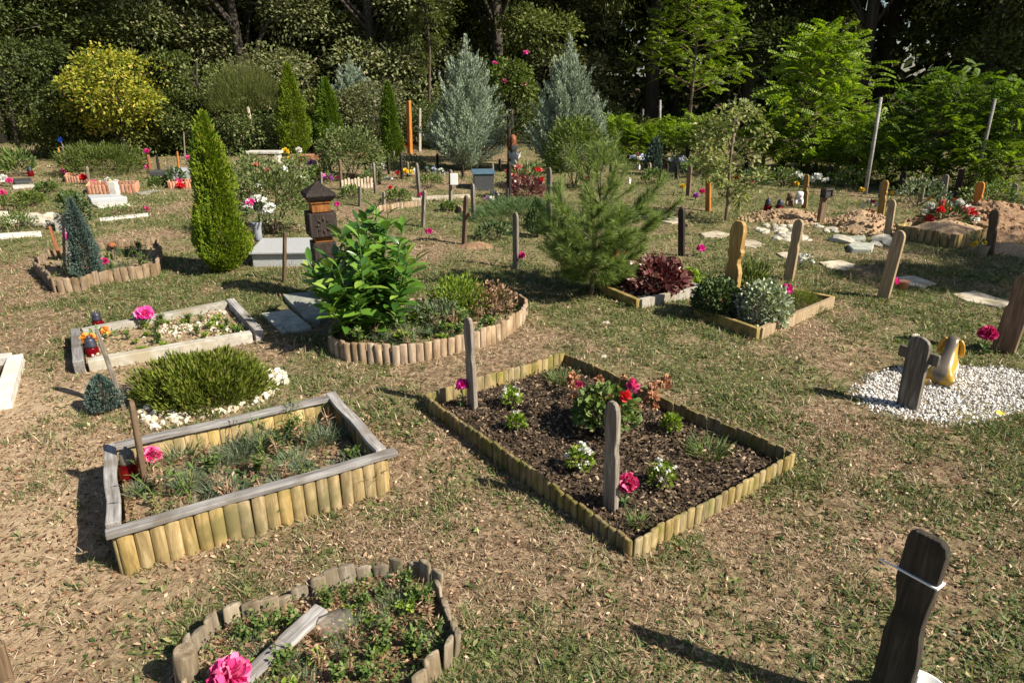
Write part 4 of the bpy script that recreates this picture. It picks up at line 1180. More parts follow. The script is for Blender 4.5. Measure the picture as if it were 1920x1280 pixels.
FL = [
    ('pink', (1175, 906), (1162, 962), 40, 'frilly pink carnation at the foot of the front post in the mulch bed'),
    ('magenta', (866, 722), (872, 770), 26, 'dark pink carnation half hidden behind the far post of the mulch bed'),
    ('pink', (284, 854), (288, 905), 32, 'pink carnation beside the brown post in the raised plank capped bed'),
    ('pink', (270, 588), (272, 618), 28, 'pink carnation at the back kerb of the stone framed bed'),
    ('pink', (432, 1266), (440, 1312), 62, 'pink carnation at the very bottom edge by the fallen board'),
    ('pink', (133, 444), (134, 500), 22, 'pink carnation above yellow blossom left of the blue conifer'),
    ('magenta', (195, 491), (199, 515), 14, 'small pink carnation right of the blue conifer'),
    ('magenta', (804, 434), (806, 452), 13, 'pink carnation on the lawn at the right tip of the laurel'),
    ('magenta', (977, 480), (979, 502), 16, 'pink carnation at the foot of the grey post left of the pine'),
    ('magenta', (1169, 473), (1172, 505), 14, 'pink carnation above the orange box by the pine'),
    ('magenta', (1314, 466), (1316, 484), 15, 'pink carnation on the lawn right of the lone dark post'),
    ('magenta', (1476, 543), (1480, 578), 20, 'pink carnation over the heath in the plank framed bed'),
    ('pink', (1676, 527), (1672, 548), 15, 'pink carnation peeping out behind the broad leaning post'),
    ('magenta', (1852, 626), (1856, 664), 27, 'deep pink carnation behind the dog figure by the lawn'),
    ('magenta', (1921, 610), (1924, 660), 16, 'deep pink carnation cut off by the right edge'),
    ('magenta', (632, 383), (634, 396), 10, 'tiny pink flower just right of the black column cap'),
    ('magenta', (789, 365), (789, 374), 10, 'tiny pink flower at the dark post left of the white box'),
    ('pink', (520, 340), (520, 356), 9, 'tiny pink bloom inside the rose bush left of centre'),
    ('pink', (631, 333), (631, 342), 9, 'tiny pink flower before the pale picket edging'),
    ('pink', (268, 308), (268, 318), 10, 'pink flower low beside the grey block on the left'),
    ('magenta', (275, 284), (276, 310), 9, 'pink flower up high beside the reddish post'),
    ('pink', (276, 314), (277, 326), 9, 'pink flower at the foot of the reddish post'),
    ('pink', (353, 296), (353, 310), 9, 'pink flower left of the big thuja at its middle'),
    ('pink', (371, 305), (371, 318), 9, 'pink flower touching the left flank of the big thuja'),
    ('pink', (274, 392), (275, 402), 10, 'pink flower at the low white kerbed bed on the left'),
    ('redfl', (340, 349), (341, 356), 16, 'red flower in the small terracotta bed beside the thuja'),
    ('pink', (335, 341), (335, 352), 12, 'pink flower in the small terracotta bed beside the thuja'),
    ('pink', (123, 310), (123, 322), 9, 'pink flower at the foot of the far left orange post'),
    ('pink', (119, 322), (119, 332), 9, 'pink flower in front of the far left orange post'),
    ('redfl', (156, 334), (156, 345), 12, 'dark red flower by the terracotta edging on the far left'),
    ('pink', (175, 343), (176, 352), 10, 'pink flower at the left end of the long terracotta bed'),
    ('yellowfl', (209, 344), (209, 355), 10, 'yellow flower over the long terracotta bed'),
    ('whitefl', (188, 345), (188, 355), 11, 'white flower over the left of the long terracotta bed'),
    ('whitefl', (202, 338), (202, 354), 10, 'white flower over the middle of the long terracotta bed'),
    ('whitefl', (218, 342), (218, 354), 10, 'white flower over the right of the long terracotta bed'),
    ('pink', (17, 339), (18, 350), 10, 'pink flower near the left border before the dark slab'),
    ('pink', (3, 362), (4, 372), 12, 'pink flower cut by the left border'),
    ('whitefl', (6, 336), (8, 348), 14, 'white flower cut by the left border'),
    ('yellowfl', (137, 453), (137, 500), 10, 'small yellow blossom under the pink one beside the blue conifer'),
    ('yellowfl', (535, 285), (535, 300), 14, 'yellow flower between white bench and orange trough'),
    ('whitefl', (560, 282), (560, 298), 12, 'white flower standing at the orange trough'),
    ('yellowfl', (541, 298), (541, 310), 10, 'yellow flower low before the orange trough'),
    ('purplefl', (586, 308), (588, 330), 16, 'purple flower beside the short post in the centre left'),
    ('redfl', (745, 325), (745, 335), 9, 'red flower between the two dark posts under the slim thuja'),
    ('yellowfl', (760, 322), (760, 335), 12, 'yellow flower right of the two dark posts under the slim thuja'),
    ('redfl', (757, 273), (757, 288), 11, 'red flower behind the slim thuja'),
    ('redfl', (732, 352), (733, 360), 8, 'dark red flower on the lawn left of the dark grey post'),
    ('yellowfl', (1280, 350), (1280, 362), 11, 'yellow blossom at the brown post by the young tree'),
    ('pink', (1317, 359), (1318, 370), 11, 'pink blossom left of the young pale tree'),
    ('purplefl', (1305, 367), (1306, 376), 11, 'purple blossom left of the young pale tree'),
    ('yellowfl', (1432, 330), (1432, 342), 10, 'yellow flower in the flower row by the robinia, leftmost'),
    ('redfl', (1405, 340), (1405, 350), 13, 'red flower low in the row by the robinia'),
    ('yellowfl', (1447, 334), (1447, 344), 10, 'orange yellow flower in the middle of the row by the robinia'),
    ('redfl', (1456, 335), (1456, 344), 7, 'small red flower right in the row by the robinia'),
    ('purplefl', (1441, 340), (1441, 346), 8, 'small purple flower in the row by the robinia'),
    ('yellowfl', (1493, 345), (1493, 352), 10, 'yellow flower below the left ball wreath'),
    ('yellowfl', (1616, 357), (1617, 370), 10, 'yellow flower at the foot of the long leaning pole'),
    ('yellowfl', (1672, 363), (1672, 378), 9, 'yellow flower behind the pale post at the sandy mound'),
    ('yellowfl', (1689, 366), (1689, 378), 8, 'small yellow flower right of the pale post at the sandy mound'),
    ('yellowfl', (1742, 374), (1742, 384), 8, 'small yellow flower in the shade before the right robinia'),
    ('redfl', (1200, 452), (1200, 460), 5, 'tiny red flower by the wine red plants'),
    ('redfl', (1101, 334), (1101, 344), 7, 'small red flower right of the round bush'),
]
for f in FL: flower(*f)


def arrangement(name, label, cat, px_c, px_base, wpx, hpx, blooms, leafm='darkgreen', nl=60, z0=0.0):
    """a mound of blooms and leaves: blooms = [(material, count)]"""
    g = G(*px_base, z0)
    t_ = g.y / (CT + (640 - px_c[1]) / FPX * ST); h = CAM_H + (-ST + (640 - px_c[1]) / FPX * CT) * t_; lx = (px_c[0] - 960) / FPX * t_ - g.x
    dist = math.hypot(g.x, g.y)
    rx = wpx / FPX * dist / 2; rz = max(.03, hpx / FPX * dist / 2)
    o = thing(name, label, cat, (g.x + lx, g.y, 0))
    zc = h
    d = rdir(nl, -.4); sb = SB()
    sb.add(T_LAUREL, d * np.array([rx, rx, rz]) * NR.uniform(.4, .95, (nl, 1)) + np.array([0, 0, zc]), d + UP * .3, UP + rdir(nl) * .5, min(rx * .55, .085), min(rx * .5, .075))
    if zc - rz > .05:
        st = MB(); st.tube([(0, 0, z0 + .02), (0, 0, zc)], [rx * .06, rx * .06], 6); sb.raw(np.array(st.V), np.array([f for f in st.F if len(f) == 4]))
    put('foliage', sb.mesh('foliage', M[leafm]), o)
    for mt, n in blooms:
        bs = min(rx * .34, .05)
        for _ in range(n):
            dd = rdir(1, -.15)[0]; b_ = bloom_sb(26, bs)
            b_.V = [v + dd * np.array([rx, rx, rz]) * RND.uniform(.75, 1) + np.array([0, 0, zc]) for v in b_.V]
            put('bloom', b_.mesh('bloom', M[mt]), o)
    return o


arrangement('bouquet', 'bouquet of white roses with one pink in the grey vase beside the thuja', 'flowers', (484, 398), (485, 450), 50, 50, [('whitepetal', 11), ('pink', 1)], z0=.17)
arrangement('wreath', 'funeral wreath of white and red flowers lying on the heaped bed', 'wreath', (1775, 410), (1775, 440), 86, 56, [('whitepetal', 12), ('red', 8), ('salmon', 4)], 'darkgreen', 260)
arrangement('flower_arrangement', 'blue and white flower arrangement on a grave behind the pine', 'flowers', (1198, 300), (1198, 316), 30, 22, [('bluepetal', 6), ('whitepetal', 3), ('pink', 1)])
arrangement('flower_arrangement', 'white and grey flower arrangement on the dark grave by the straight pole', 'flowers', (1268, 304), (1268, 322), 34, 26, [('whitepetal', 6), ('bluepetal', 3), ('purple', 1)], 'weedgrey')
arrangement('ball_wreath', 'black and white ball shaped wreath left of the yellow post', 'wreath', (1496, 335), (1496, 350), 24, 22, [('whitepetal', 12)], 'bark_dark' if 0 else 'darkgreen', 20)
arrangement('ball_wreath', 'black and white ball shaped wreath above the dark lantern', 'wreath', (1535, 338), (1535, 352), 26, 20, [('whitepetal', 13)], 'darkgreen', 20)
arrangement('rose_cluster', 'bush with salmon and red roses in front of the silvery juniper', 'flower bush', (988, 335), (992, 370), 80, 62, [('salmon', 12), ('red', 5)], 'rose', 260)
arrangement('flower_arrangement', 'pale blue flowers lying on the slab below the silvery conifer', 'flowers', (806, 320), (806, 330), 22, 12, [('bluepetal', 5)])
arrangement('flower_arrangement', 'white flowers lying beside pale blue ones on the low slab', 'flowers', (826, 326), (826, 334), 26, 12, [('whitepetal', 6)])
arrangement('flower_arrangement', 'white and lilac ceramic flowers left of the spreading juniper', 'flowers', (925, 372), (926, 384), 26, 22, [('whitepetal', 6), ('purple', 1)], 'weedgrey')
arrangement('flower_arrangement', 'white and green flowers at the foot of the pale leaning post', 'flowers', (1508, 490), (1508, 504), 30, 26, [('whitepetal', 6)])
arrangement('flower_arrangement', 'white blossoms near the left side of the slim thuja', 'flowers', (706, 318), (706, 332), 30, 22, [('whitepetal', 7)], 'weedgrey')
arrangement('flower_arrangement', 'orange flowers in front of the left end of the stone framed bed', 'flowers', (180, 632), (186, 648), 54, 14, [('orangepetal', 4)], 'stem', 14)


arrangement('flower_arrangement', 'yellow flowers low in front of the short post beside the purple ones', 'flowers', (594, 328), (594, 338), 30, 14, [('yellowpetal', 7)], 'weed', 60)
arrangement('flower_arrangement', 'pink and purple flowers left of the pale picket edging', 'flowers', (614, 335), (614, 346), 26, 14, [('pink', 4), ('purple', 3)], 'weed', 50)
arrangement('flower_arrangement', 'dark red flowers in the loose bush right of the pickets', 'flowers', (690, 296), (690, 310), 40, 16, [('red', 6)], 'rose', 60)
arrangement('flower_arrangement', 'white flowers standing in front of the concrete slab right of the pickets', 'flowers', (727, 340), (727, 348), 22, 12, [('whitepetal', 5)], 'weedgrey', 40)
arrangement('flower_arrangement', 'red and white flowers low at the left of the flower row by the robinia', 'flowers', (1380, 338), (1380, 348), 34, 14, [('red', 4), ('whitepetal', 4)], 'weed', 60)
arrangement('flower_arrangement', 'blue and white flowers in the middle of the flower row by the robinia', 'flowers', (1466, 334), (1466, 344), 24, 12, [('bluepetal', 4), ('whitepetal', 3)], 'weed', 50)
arrangement('flower_arrangement', 'white and yellow flowers below the left silvery conifer by the slab', 'flowers', (770, 322), (770, 330), 26, 12, [('yellowpetal', 4), ('whitepetal', 3)], 'weed', 40)
p = G(566, 330); mb = MB(); mb.box((0, 0, .06), (.40, .18, .16), 0, 1.1); tag(mb.build('flower_trough', M['wood_brown'], None, loc=p, bevel=.008), 'dark brown trough below the orange one', 'planter')
# grave lanterns: red glass cup under a dark tin lid
def lantern(key, body, lid):
    a = MB(); a.lathe([(.030, 0), (.040, .008), (.043, .04), (.040, .075), (.034, .088)], 16)
    l = MB(); l.lathe([(.037, .086), (.038, .098), (.034, .108), (.032, .135), (.030, .140), (.016, .152), (.008, .158), (.008, .166), (.001, .168)], 16)
    kind(key, 'grave_lantern', 'lantern', [('glass_cup', a.mesh('cup', M[body]), []), ('lid', l.mesh('lid', M[lid]), [])])


lantern('lantern_tin', 'redglass', 'metal'); lantern('lantern_black', 'redglass', 'blackplastic')
spawn('lantern_tin', 'red glass grave lantern with a tin lid inside the raised bed', G(244, 898, .085), .95, lean=(-.04, -.06))
spawn('lantern_black', 'red lantern with black lid in front of the stone framed bed', G(176, 672), 1.0)
spawn('lantern_black', 'red lantern with black lid at the back of the stone framed bed', G(186, 618), .9)
spawn('lantern_black', 'left one of two red candles with blue black tops on the sandy mound', G(1438, 398), 1.25)
spawn('lantern_black', 'right one of two red candles with blue black tops on the sandy mound', G(1460, 400), 1.25)
spawn('lantern_black', 'dark candle lantern near the terracotta edging on the far left', G(59, 332), 1.3)

# lantern box on a wooden post
p = G(1537, 421); h, lx = HT((1537, 421), (1543, 352))
t = thing('lantern_post', 'wooden post carrying a black lantern box near the white rocks', 'lantern post', p, .4)
mb = MB(); mb.box((-.01, -.01, h * .35), (.085, .05, h * .84)); mb.build('post', M['wood_brown'], t, bevel=.004)
mb = MB(); mb.box((-.02, -.05, h * .78), (.13, .09, .02)); mb.box((-.02, -.05, h * .985), (.14, .10, .02), taper=.7)
for sx in (-1, 1):
    for sy in (-1, 1): mb.box((-.02 + sx * .055, -.05 + sy * .038, h * .88), (.014, .014, h * .19))
mb.build('lantern_frame', M['wood_dark'], t)
mb = MB(); mb.box((-.02, -.05, h * .88), (.095, .062, h * .16)); mb.build('pane', M['granite_dark'], t)

# vases and pots
mb = MB(); mb.lathe([(.035, 0), (.045, .02), (.042, .10), (.05, .18), (.058, .20), (.05, .2)], 16); p = G(485, 452, .165)
tag(mb.build('vase', M['vase'], None, loc=p), 'slate grey vase holding white roses in front of the granite slab', 'vase')
mb = MB(); mb.lathe([(.045, 0), (.06, .13), (.066, .135), (.055, .13), (.05, .10)], 16); p = G(1838, 484)
tag(mb.build('vase', M['flagstone'], None, loc=p), 'pale stone vase with a yellow flower beside the brown post', 'vase')
arrangement('posy', 'yellow flower with leaves standing in the pale stone vase', 'flowers', (1836, 459), (1838, 484), 28, 20, [('yellowpetal', 3)], 'darkgreen', 30)
mb = MB(); mb.lathe([(.04, 0), (.055, .09), (.06, .095), (.05, .09)], 14); p = G(1630, 406)
tag(mb.build('flower_pot', M['terracotta'], None, loc=p), 'small pot with white and red flowers on top of the sandy mound', 'pot')
arrangement('posy', 'white and red posy in the pot upon the sandy mound', 'flowers', (1632, 387), (1630, 406), 24, 16, [('whitepetal', 5), ('red', 2)], 'darkgreen', 24)
mb = MB(); mb.lathe([(.04, 0), (.052, .085), (.058, .09), (.05, .085)], 14); p = G(1690, 545)
tag(mb.build('flower_pot', M['terracotta'], None, loc=p), 'small reddish pot behind the foot of the broad leaning post', 'pot')
mb = MB(); mb.lathe([(.055, -.02), (.068, .10), (.075, .103), (.075, .115), (.068, .115), (.055, .03), (.001, .025)], 28); p = G(1712, 1345)
tag(mb.build('plastic_pot', M['whiteplastic'], None, loc=p), 'white plastic flower pot behind the big dark board post', 'pot')
# glass jar lying on its side, and the fallen board
p = G(596, 1205); t = thing('glass_jar', 'clear glass jar lying on its side in the rounded bed', 'jar', (p.x, p.y, .055), math.radians(38))
mb = MB(); mb.lathe([(.001, 0), (.034, .001), (.042, .012), (.043, .085), (.034, .10), (.031, .105)], 20)
o = mb.build('jar_body', M['jarglass'], t); o.rotation_euler = (math.pi / 2 + .15, 0, math.radians(90))
mb = MB(); mb.lathe([(.035, .100), (.036, .104), (.036, .116), (.033, .118)], 20); o = mb.build('screw_rim', M['jarglass'], t); o.rotation_euler = (math.pi / 2 + .15, 0, math.radians(90))
a, b_ = G(604, 1140, .085), G(440, 1290, .055)
t = thing('fallen_board', 'weathered grey post board fallen across the rounded bed', 'board', (a + b_) / 2)
plank_obj('board', M['wood_greyflat'], t, a, a.lerp(b_, .48), .062, .022, (a + b_) / 2, .006)
plank_obj('board', M['wood_greyflat'], t, a.lerp(b_, .47) + Vector((0, 0, .002)), b_, .052, .022, (a + b_) / 2, .006)
# rake-end stake at lower left corner
p = G(8, 1275); mb = MB(); mb.box((0, 0, .06), (.05, .03, .16), GRAVE_ROT, lean=(.005, 0)); tag(mb.build('plank_stub', M['wood_brown'], None, loc=p, bevel=.003), 'brown plank end cut off by the lower left corner', 'plank')

# ------------------------------------------------------------------ stones, slabs, mounds
def rock_mesh(i):
    v, f = rough_rock(100 + i, 1, .62); return raw_mesh('rock', v, [f], M['rock'], False)


RM = [rock_mesh(i) for i in range(5)]
for (x0, x1, y0, y1, n) in ((1420, 1478, 424, 440, 14), (1455, 1530, 428, 455, 20), (1530, 1578, 424, 436, 8), (1475, 1540, 418, 430, 6)):
    for _ in range(n):
        p = G(RND.uniform(x0, x1), RND.uniform(y0, y1)); s_ = RND.uniform(.035, .075)
        o = put('rock', RND.choice(RM), None, (p.x, p.y, .012), RND.uniform(0, 6), s_)
        o.scale = (s_ * RND.uniform(.8, 1.4), s_, s_ * RND.uniform(.6, 1.1))
        tag(o, 'pale rock of the loose heap around the grave with the lantern post', 'rock', 'pale rocks heaped on the right')
for (px, py, s_, lab) in ((1575, 456, .13, 'grey stone at the left of the flat stones on the right lawn'), (1652, 455, .13, 'pale rock right of the flat slab on the right lawn'), (1668, 462, .11, 'rightmost pale rock by the flat slab'),
                          (1640, 462, .08, 'small rock touching the flat slab on the right lawn'), (25, 419, .13, 'white stone low in the rockery at the left border'), (61, 409, .10, 'cream stone at the back of the rockery'), (91, 410, .11, 'pale stone right in the rockery'),
                          (72, 425, .20, 'big round grey stone in the rockery on the left'), (2, 408, .12, 'pinkish stone cut by the left border'), (1136, 607, .03, 'single white pebble on the lawn before the pine'), (1716, 632, .035, 'white pebble on the lawn behind the cross'),
                          (1480, 808, .03, 'single white pebble right of the mulch bed'), (1132, 672, .035, 'pale chip of stone behind the mulch bed'), (612, 745, .028, 'white pebble at the far corner of the raised bed')):
    p = G(px, py); o = put('rock', RND.choice(RM), None, (p.x, p.y, s_ * .25), RND.uniform(0, 6), (s_ * 1.2, s_ * .8, s_ * .8)); tag(o, lab, 'rock')


def slab(name, pxs, t, mat, label, cat='slab', z=0.0, group=None, jag=.0):
    P = [G(*q) for q in pxs]; c = centroid(P); mb = MB(); n = len(P)
    vs = [(p.x - c.x, p.y - c.y, -.03) for p in P] + [(p.x - c.x, p.y - c.y, t) for p in P]
    mb.add(vs, [tuple(range(n))[::-1], tuple(range(n, 2 * n))] + [(i, (i + 1) % n, n + (i + 1) % n, n + i) for i in range(n)])
    if sum(P[i].x * P[(i + 1) % n].y - P[(i + 1) % n].x * P[i].y for i in range(n)) < 0: mb.F = [f[::-1] for f in mb.F]
    o = mb.build(name, M[mat], None, loc=(c.x, c.y, z), bevel=min(.012, t * .3)); EXC_LATE.append(P)
    return tag(o, label, cat, group)


EXC_LATE = []
for (pxs, lab) in PATH:
    slab('path_stone', pxs, .018, 'flagstone', lab, 'path stone', 0.006, 'stepping stones across the lawn')
slab('stone_slab', [(1588, 466), (1600, 460), (1638, 464), (1634, 476), (1596, 474)], .05, 'slate', 'grey green flat slab among rocks on the right lawn')
slab('stone_slab', [(1578, 452), (1620, 450), (1622, 456), (1580, 458)], .06, 'slate', 'narrow grey slab behind the green one on the right lawn')
slab('stone_slab', [(530, 557), (590, 552), (632, 590), (600, 607), (570, 600)], .02, 'slate', 'large grey green paving slab left of the laurel base', z=.01)
slab('stone_slab', [(490, 592), (545, 585), (585, 618), (530, 630)], .015, 'slate', 'greyish paving slab in the laurel shade, nearest the kerb bed', z=.008)
slab('stone_slab', [(165, 376), (225, 374), (240, 380), (172, 384)], .06, 'granite', 'pale slab lying on top before the terracotta bed', z=.03)
slab('stone_slab', [(172, 386), (232, 382), (250, 388), (185, 393)], .04, 'whitestone', 'white slab under the grey one before the terracotta bed')
slab('stone_slab', [(255, 364), (296, 357), (306, 362), (266, 370)], .03, 'concrete', 'flat concrete slab right of the long terracotta bed')
slab('stone_slab', [(25, 340), (58, 338), (62, 344), (28, 346)], .05, 'granite_dark', 'dark polished slab at the far left')
slab('stone_slab', [(24, 350), (80, 347), (82, 351), (24, 354)], .03, 'whitestone', 'white slab edge in front of the dark polished slab')
slab('kerb_stone', [(0, 445), (78, 440), (79, 446), (0, 451)], .05, 'whitestone', 'long white kerb in front of the rockery', 'kerb')
slab('kerb_stone', [(186, 414), (278, 404), (279, 408), (188, 419)], .04, 'whitestone', 'low white kerb with a pink flower, left of the thuja shadow', 'kerb')
slab('kerb_stone', [(770, 372), (880, 367), (882, 371), (772, 377)], .03, 'flagstone', 'pale kerb line at the foot of the white box post', 'kerb')
slab('granite_block', [(282, 338), (316, 338), (316, 334), (284, 334)], .16, 'granite_dark', 'low dark grey granite block by the reddish post', 'grave stone')
slab('granite_block', [(325, 340), (370, 340), (370, 334), (327, 334)], .20, 'granite', 'grey granite block grave behind the small terracotta bed', 'grave stone')

# granite tomb with sloping lid beside the thuja
p = G(540, 500); w_ = 110 / FPX * (p.y * .934 + .62)
t = thing('granite_tomb', 'grey granite box tomb with a pale sloping lid right of the big thuja', 'grave stone', G(530, 500), .06)
mb = MB(); mb.box((0, .24, .05), (w_, .44, .16)); mb.build('tomb_base', M['granite'], t, bevel=.004)
mb = MB(); x_ = w_ / 2 + .02
mb.add([(-x_, -.02, .132), (x_, -.02, .132), (x_, .50, .165), (-x_, .50, .165), (-x_, -.02, .157), (x_, -.02, .157), (x_, .50, .19), (-x_, .50, .19)],
       [(3, 2, 1, 0), (4, 5, 6, 7), (0, 1, 5, 4), (1, 2, 6, 5), (2, 3, 7, 6), (3, 0, 4, 7)])
mb.build('tomb_lid', M['granite'], t, bevel=.006)
# dark tomb with blue lid
t = thing('dark_tomb', 'dark stone tomb with a bright blue cover in the middle distance', 'grave stone', G(908, 356), .1)
mb = MB(); mb.box((0, .3, .11), (.34, .6, .30)); mb.build('tomb_base', M['granite_dark'], t, bevel=.006)
mb = MB(); mb.box((.0, .3, .272), (.40, .64, .022))
mb.build('cover', noise_mat('blue cover', [(.05, .10, .16), (.13, .22, .30)], (20, 20, 20), .5, 0), t, bevel=.006)
slab('granite_block', [(1255, 322), (1288, 322), (1288, 316), (1257, 316)], .10, 'granite_dark', 'dark low grave stone under the white and grey flowers', 'grave stone')
# upright stone plate left
p = G(122, 436); mb = MB(); mb.box((0, 0, .10), (.20, .04, .26), .15, lean=(-.02, .06))
tag(mb.build('stone_plate', M['concrete'], None, loc=p, bevel=.008), 'upright pale stone plate leaning back between two grey posts', 'grave stone')
# white box on post
p = G(853, 381); h1, _ = HT((853, 381), (853, 325)); h0, _ = HT((853, 381), (853, 346)); k_ = (p.y * .934 + .62) / FPX
mb = MB(); mb.box((0, -.03, (h0 + h1) / 2), (14 * k_, .03, h1 - h0)); tag(mb.build('name_plate', M['whiteplastic'], None, loc=p, bevel=.003), 'blank white plate fixed beside the grey post in the middle', 'plate')
post((845, 380), (845, 318), .07, .035, 'round', 'wood_grey', 'grey post carrying the white plate in the middle distance')


def mound(pxc, rx_px, ry, h, mat, label):
    c = G(*pxc); k = (c.y * .934 + .62) / FPX; rx = rx_px * k
    n = 40; R_ = 12; V = []; Q = []
    for r in range(R_ + 1):
        t = r / R_
        for i in range(n):
            a = 2 * math.pi * i / n
            x = rx * t * math.cos(a); y = ry * t * math.sin(a)
            z = h * (1 - t * t) ** 1.3 + (float(fbm(x * 7 + c.x * 3, y * 7 + c.y * 3, 8, 4)) - .5) * .15 * h / .2 * (1 - t * .75) - .012 * t
            V.append((x, y, z))
    for r in range(R_):
        for i in range(n): Q.append((r * n + i, r * n + (i + 1) % n, (r + 1) * n + (i + 1) % n, (r + 1) * n + i)[::-1])
    Q = [q[::-1] for q in Q]
    o = put('grave_mound', raw_mesh('mound', np.array(V), [np.array(Q)], M[mat], True), None, c)
    tag(o, label, 'soil mound'); return o


mound((1475, 412), 74, .45, .13, 'mound', 'low sandy grave mound with plush animals and two candles')
mound((1618, 428), 66, .45, .20, 'mound', 'taller bare sandy grave mound between the posts on the right')
mound((1850, 432), 150, .75, .32, 'clods', 'long heap of reddish clods behind the wreath bed')
mound((1895, 470), 90, .35, .08, 'mound', 'flat spread of sandy soil at the right edge')
mound((893, 462), 40, .2, .05, 'clods', 'small brownish heap of dead grass by the plain cross')
x, y = [], []
c = G(1850, 430); n = 900; a = NR.uniform(0, 6.28, n); r_ = np.sqrt(NR.random(n)); k_ = (c.y * .934 + .62) / FPX * 150
xx = c.x + np.cos(a) * r_ * k_; yy = c.y + np.sin(a) * r_ * .75; zz = .32 * (1 - r_ * r_) ** 1.3
sb = SB()
for j in range(3):
    q = slice(j * 300, j * 300 + 300)
    sb.add((ROCKT[j][0], ROCKT[j][1]), np.stack([xx[q], yy[q], zz[q]], 1), rdir(300), rdir(300), NR.uniform(.015, .055, 300))
tag(put('clod_rubble', sb.mesh('clods', M['clods'], False)), 'loose reddish clods on the heap at the right', 'rubble', None, 'stuff')

sb = SB()
for (cx, cy, rx_, ry_, hh) in ((1475, 412, 78, .5, .13), (1618, 428, 72, .5, .20), (1775, 448, 60, .25, .2)):
    c = G(cx, cy); k_ = (c.y * .934 + .62) / FPX; n = 300; a = NR.uniform(0, 6.28, n); r_ = NR.random(n) ** .45 * 1.15
    zz = np.maximum(hh * np.clip(1 - r_ * r_, 0, 1) ** 1.3 + .005, .008)
    sb.add((ROCKT[1][0], ROCKT[1][1]), np.stack([c.x + np.cos(a) * r_ * rx_ * k_, c.y + np.sin(a) * r_ * ry_, zz], 1), rdir(n), rdir(n), NR.uniform(.006, .03, n))
tag(put('soil_crumbs', sb.mesh('crumbs', M['mound'], False)), 'crumbs of sandy soil strewn over and around the grave mounds', 'rubble', None, 'stuff')
# white gravel spread
P = BEDS['gravel']; n = 9000; x, y = rand_in(inset(P, 1.07), n); sb = SB(); k = NR.random(n) < np.where(in_poly(x, y, inset(P, .97)), 1, .3); x, y = x[k], y[k]; n = len(x) // 3 * 3; x, y = x[:n], y[:n]
pc = centroid(P)
for j in range(3):
    q = slice(j * n // 3, (j + 1) * n // 3); m_ = len(x[q])
    sb.add((ROCKT[j][0], ROCKT[j][1]), np.stack([x[q], y[q], .012 + NR.uniform(-.006, .012, m_)], 1), rdir(m_), rdir(m_), NR.uniform(.004, .0105, m_))
tag(put('gravel', sb.mesh('gravel', M['gravel'], False)), 'white marble chippings spread under the cross and the dog figure', 'gravel', None, 'stuff')
o = patch('gravel_bed', P, .004, .004, M['concrete'], None, pc); o.location = pc; tag(o, 'pale bed under the white chippings', 'gravel', None, 'structure')
# cream stones round the cushion shrub and inside the kerb bed
n = 900; x, y = rand_in(inset(BEDS['cushion'], 1.04), n); g_ = G(384, 738); k = (((x - g_.x) / .34) ** 2 + ((y - g_.y) / .28) ** 2 > 1) & (NR.random(n) < .62); x, y = x[k], y[k]; n = len(x) // 3 * 3; x, y = x[:n], y[:n]
c = centroid(BEDS['cushion']); sb = SB()
for j in range(3):
    q = slice(j * n // 3, (j + 1) * n // 3); m_ = len(x[q])
    sb.add((ROCKT[3 + j][0], ROCKT[3 + j][1]), np.stack([x[q], y[q], np.full(m_, .012)], 1), rdir(m_), rdir(m_), NR.uniform(.010, .026, m_))
tag(put('pebbles', sb.mesh('pebbles', M['pebble'], False)), 'cream broken stones ringed round the cushion shrub', 'pebbles', None, 'stuff')
n = 1500; x, y = rand_in(inset(BEDS['stone'], .86), n); k = NR.random(n) < fbm(x * 4, y * 4, 17, 2) * 1.6 - .68; x, y = x[k], y[k]; m_ = len(x); sb = SB()
sb.add(ROCKT[0], np.stack([x, y, np.full(m_, .036)], 1), rdir(m_), rdir(m_), NR.uniform(.006, .016, m_))
x, y = rand_in(inset(BEDS['heuchera'], .9), 260)
sb.add(ROCKT[1], np.stack([x, y, np.full(260, .055)], 1), rdir(260), rdir(260), NR.uniform(.006, .016, 260))
tag(put('pebbles', sb.mesh('chippings', M['pebble'], False)), 'cream chippings inside the stone framed bed and below the wine red plants', 'pebbles', None, 'stuff')

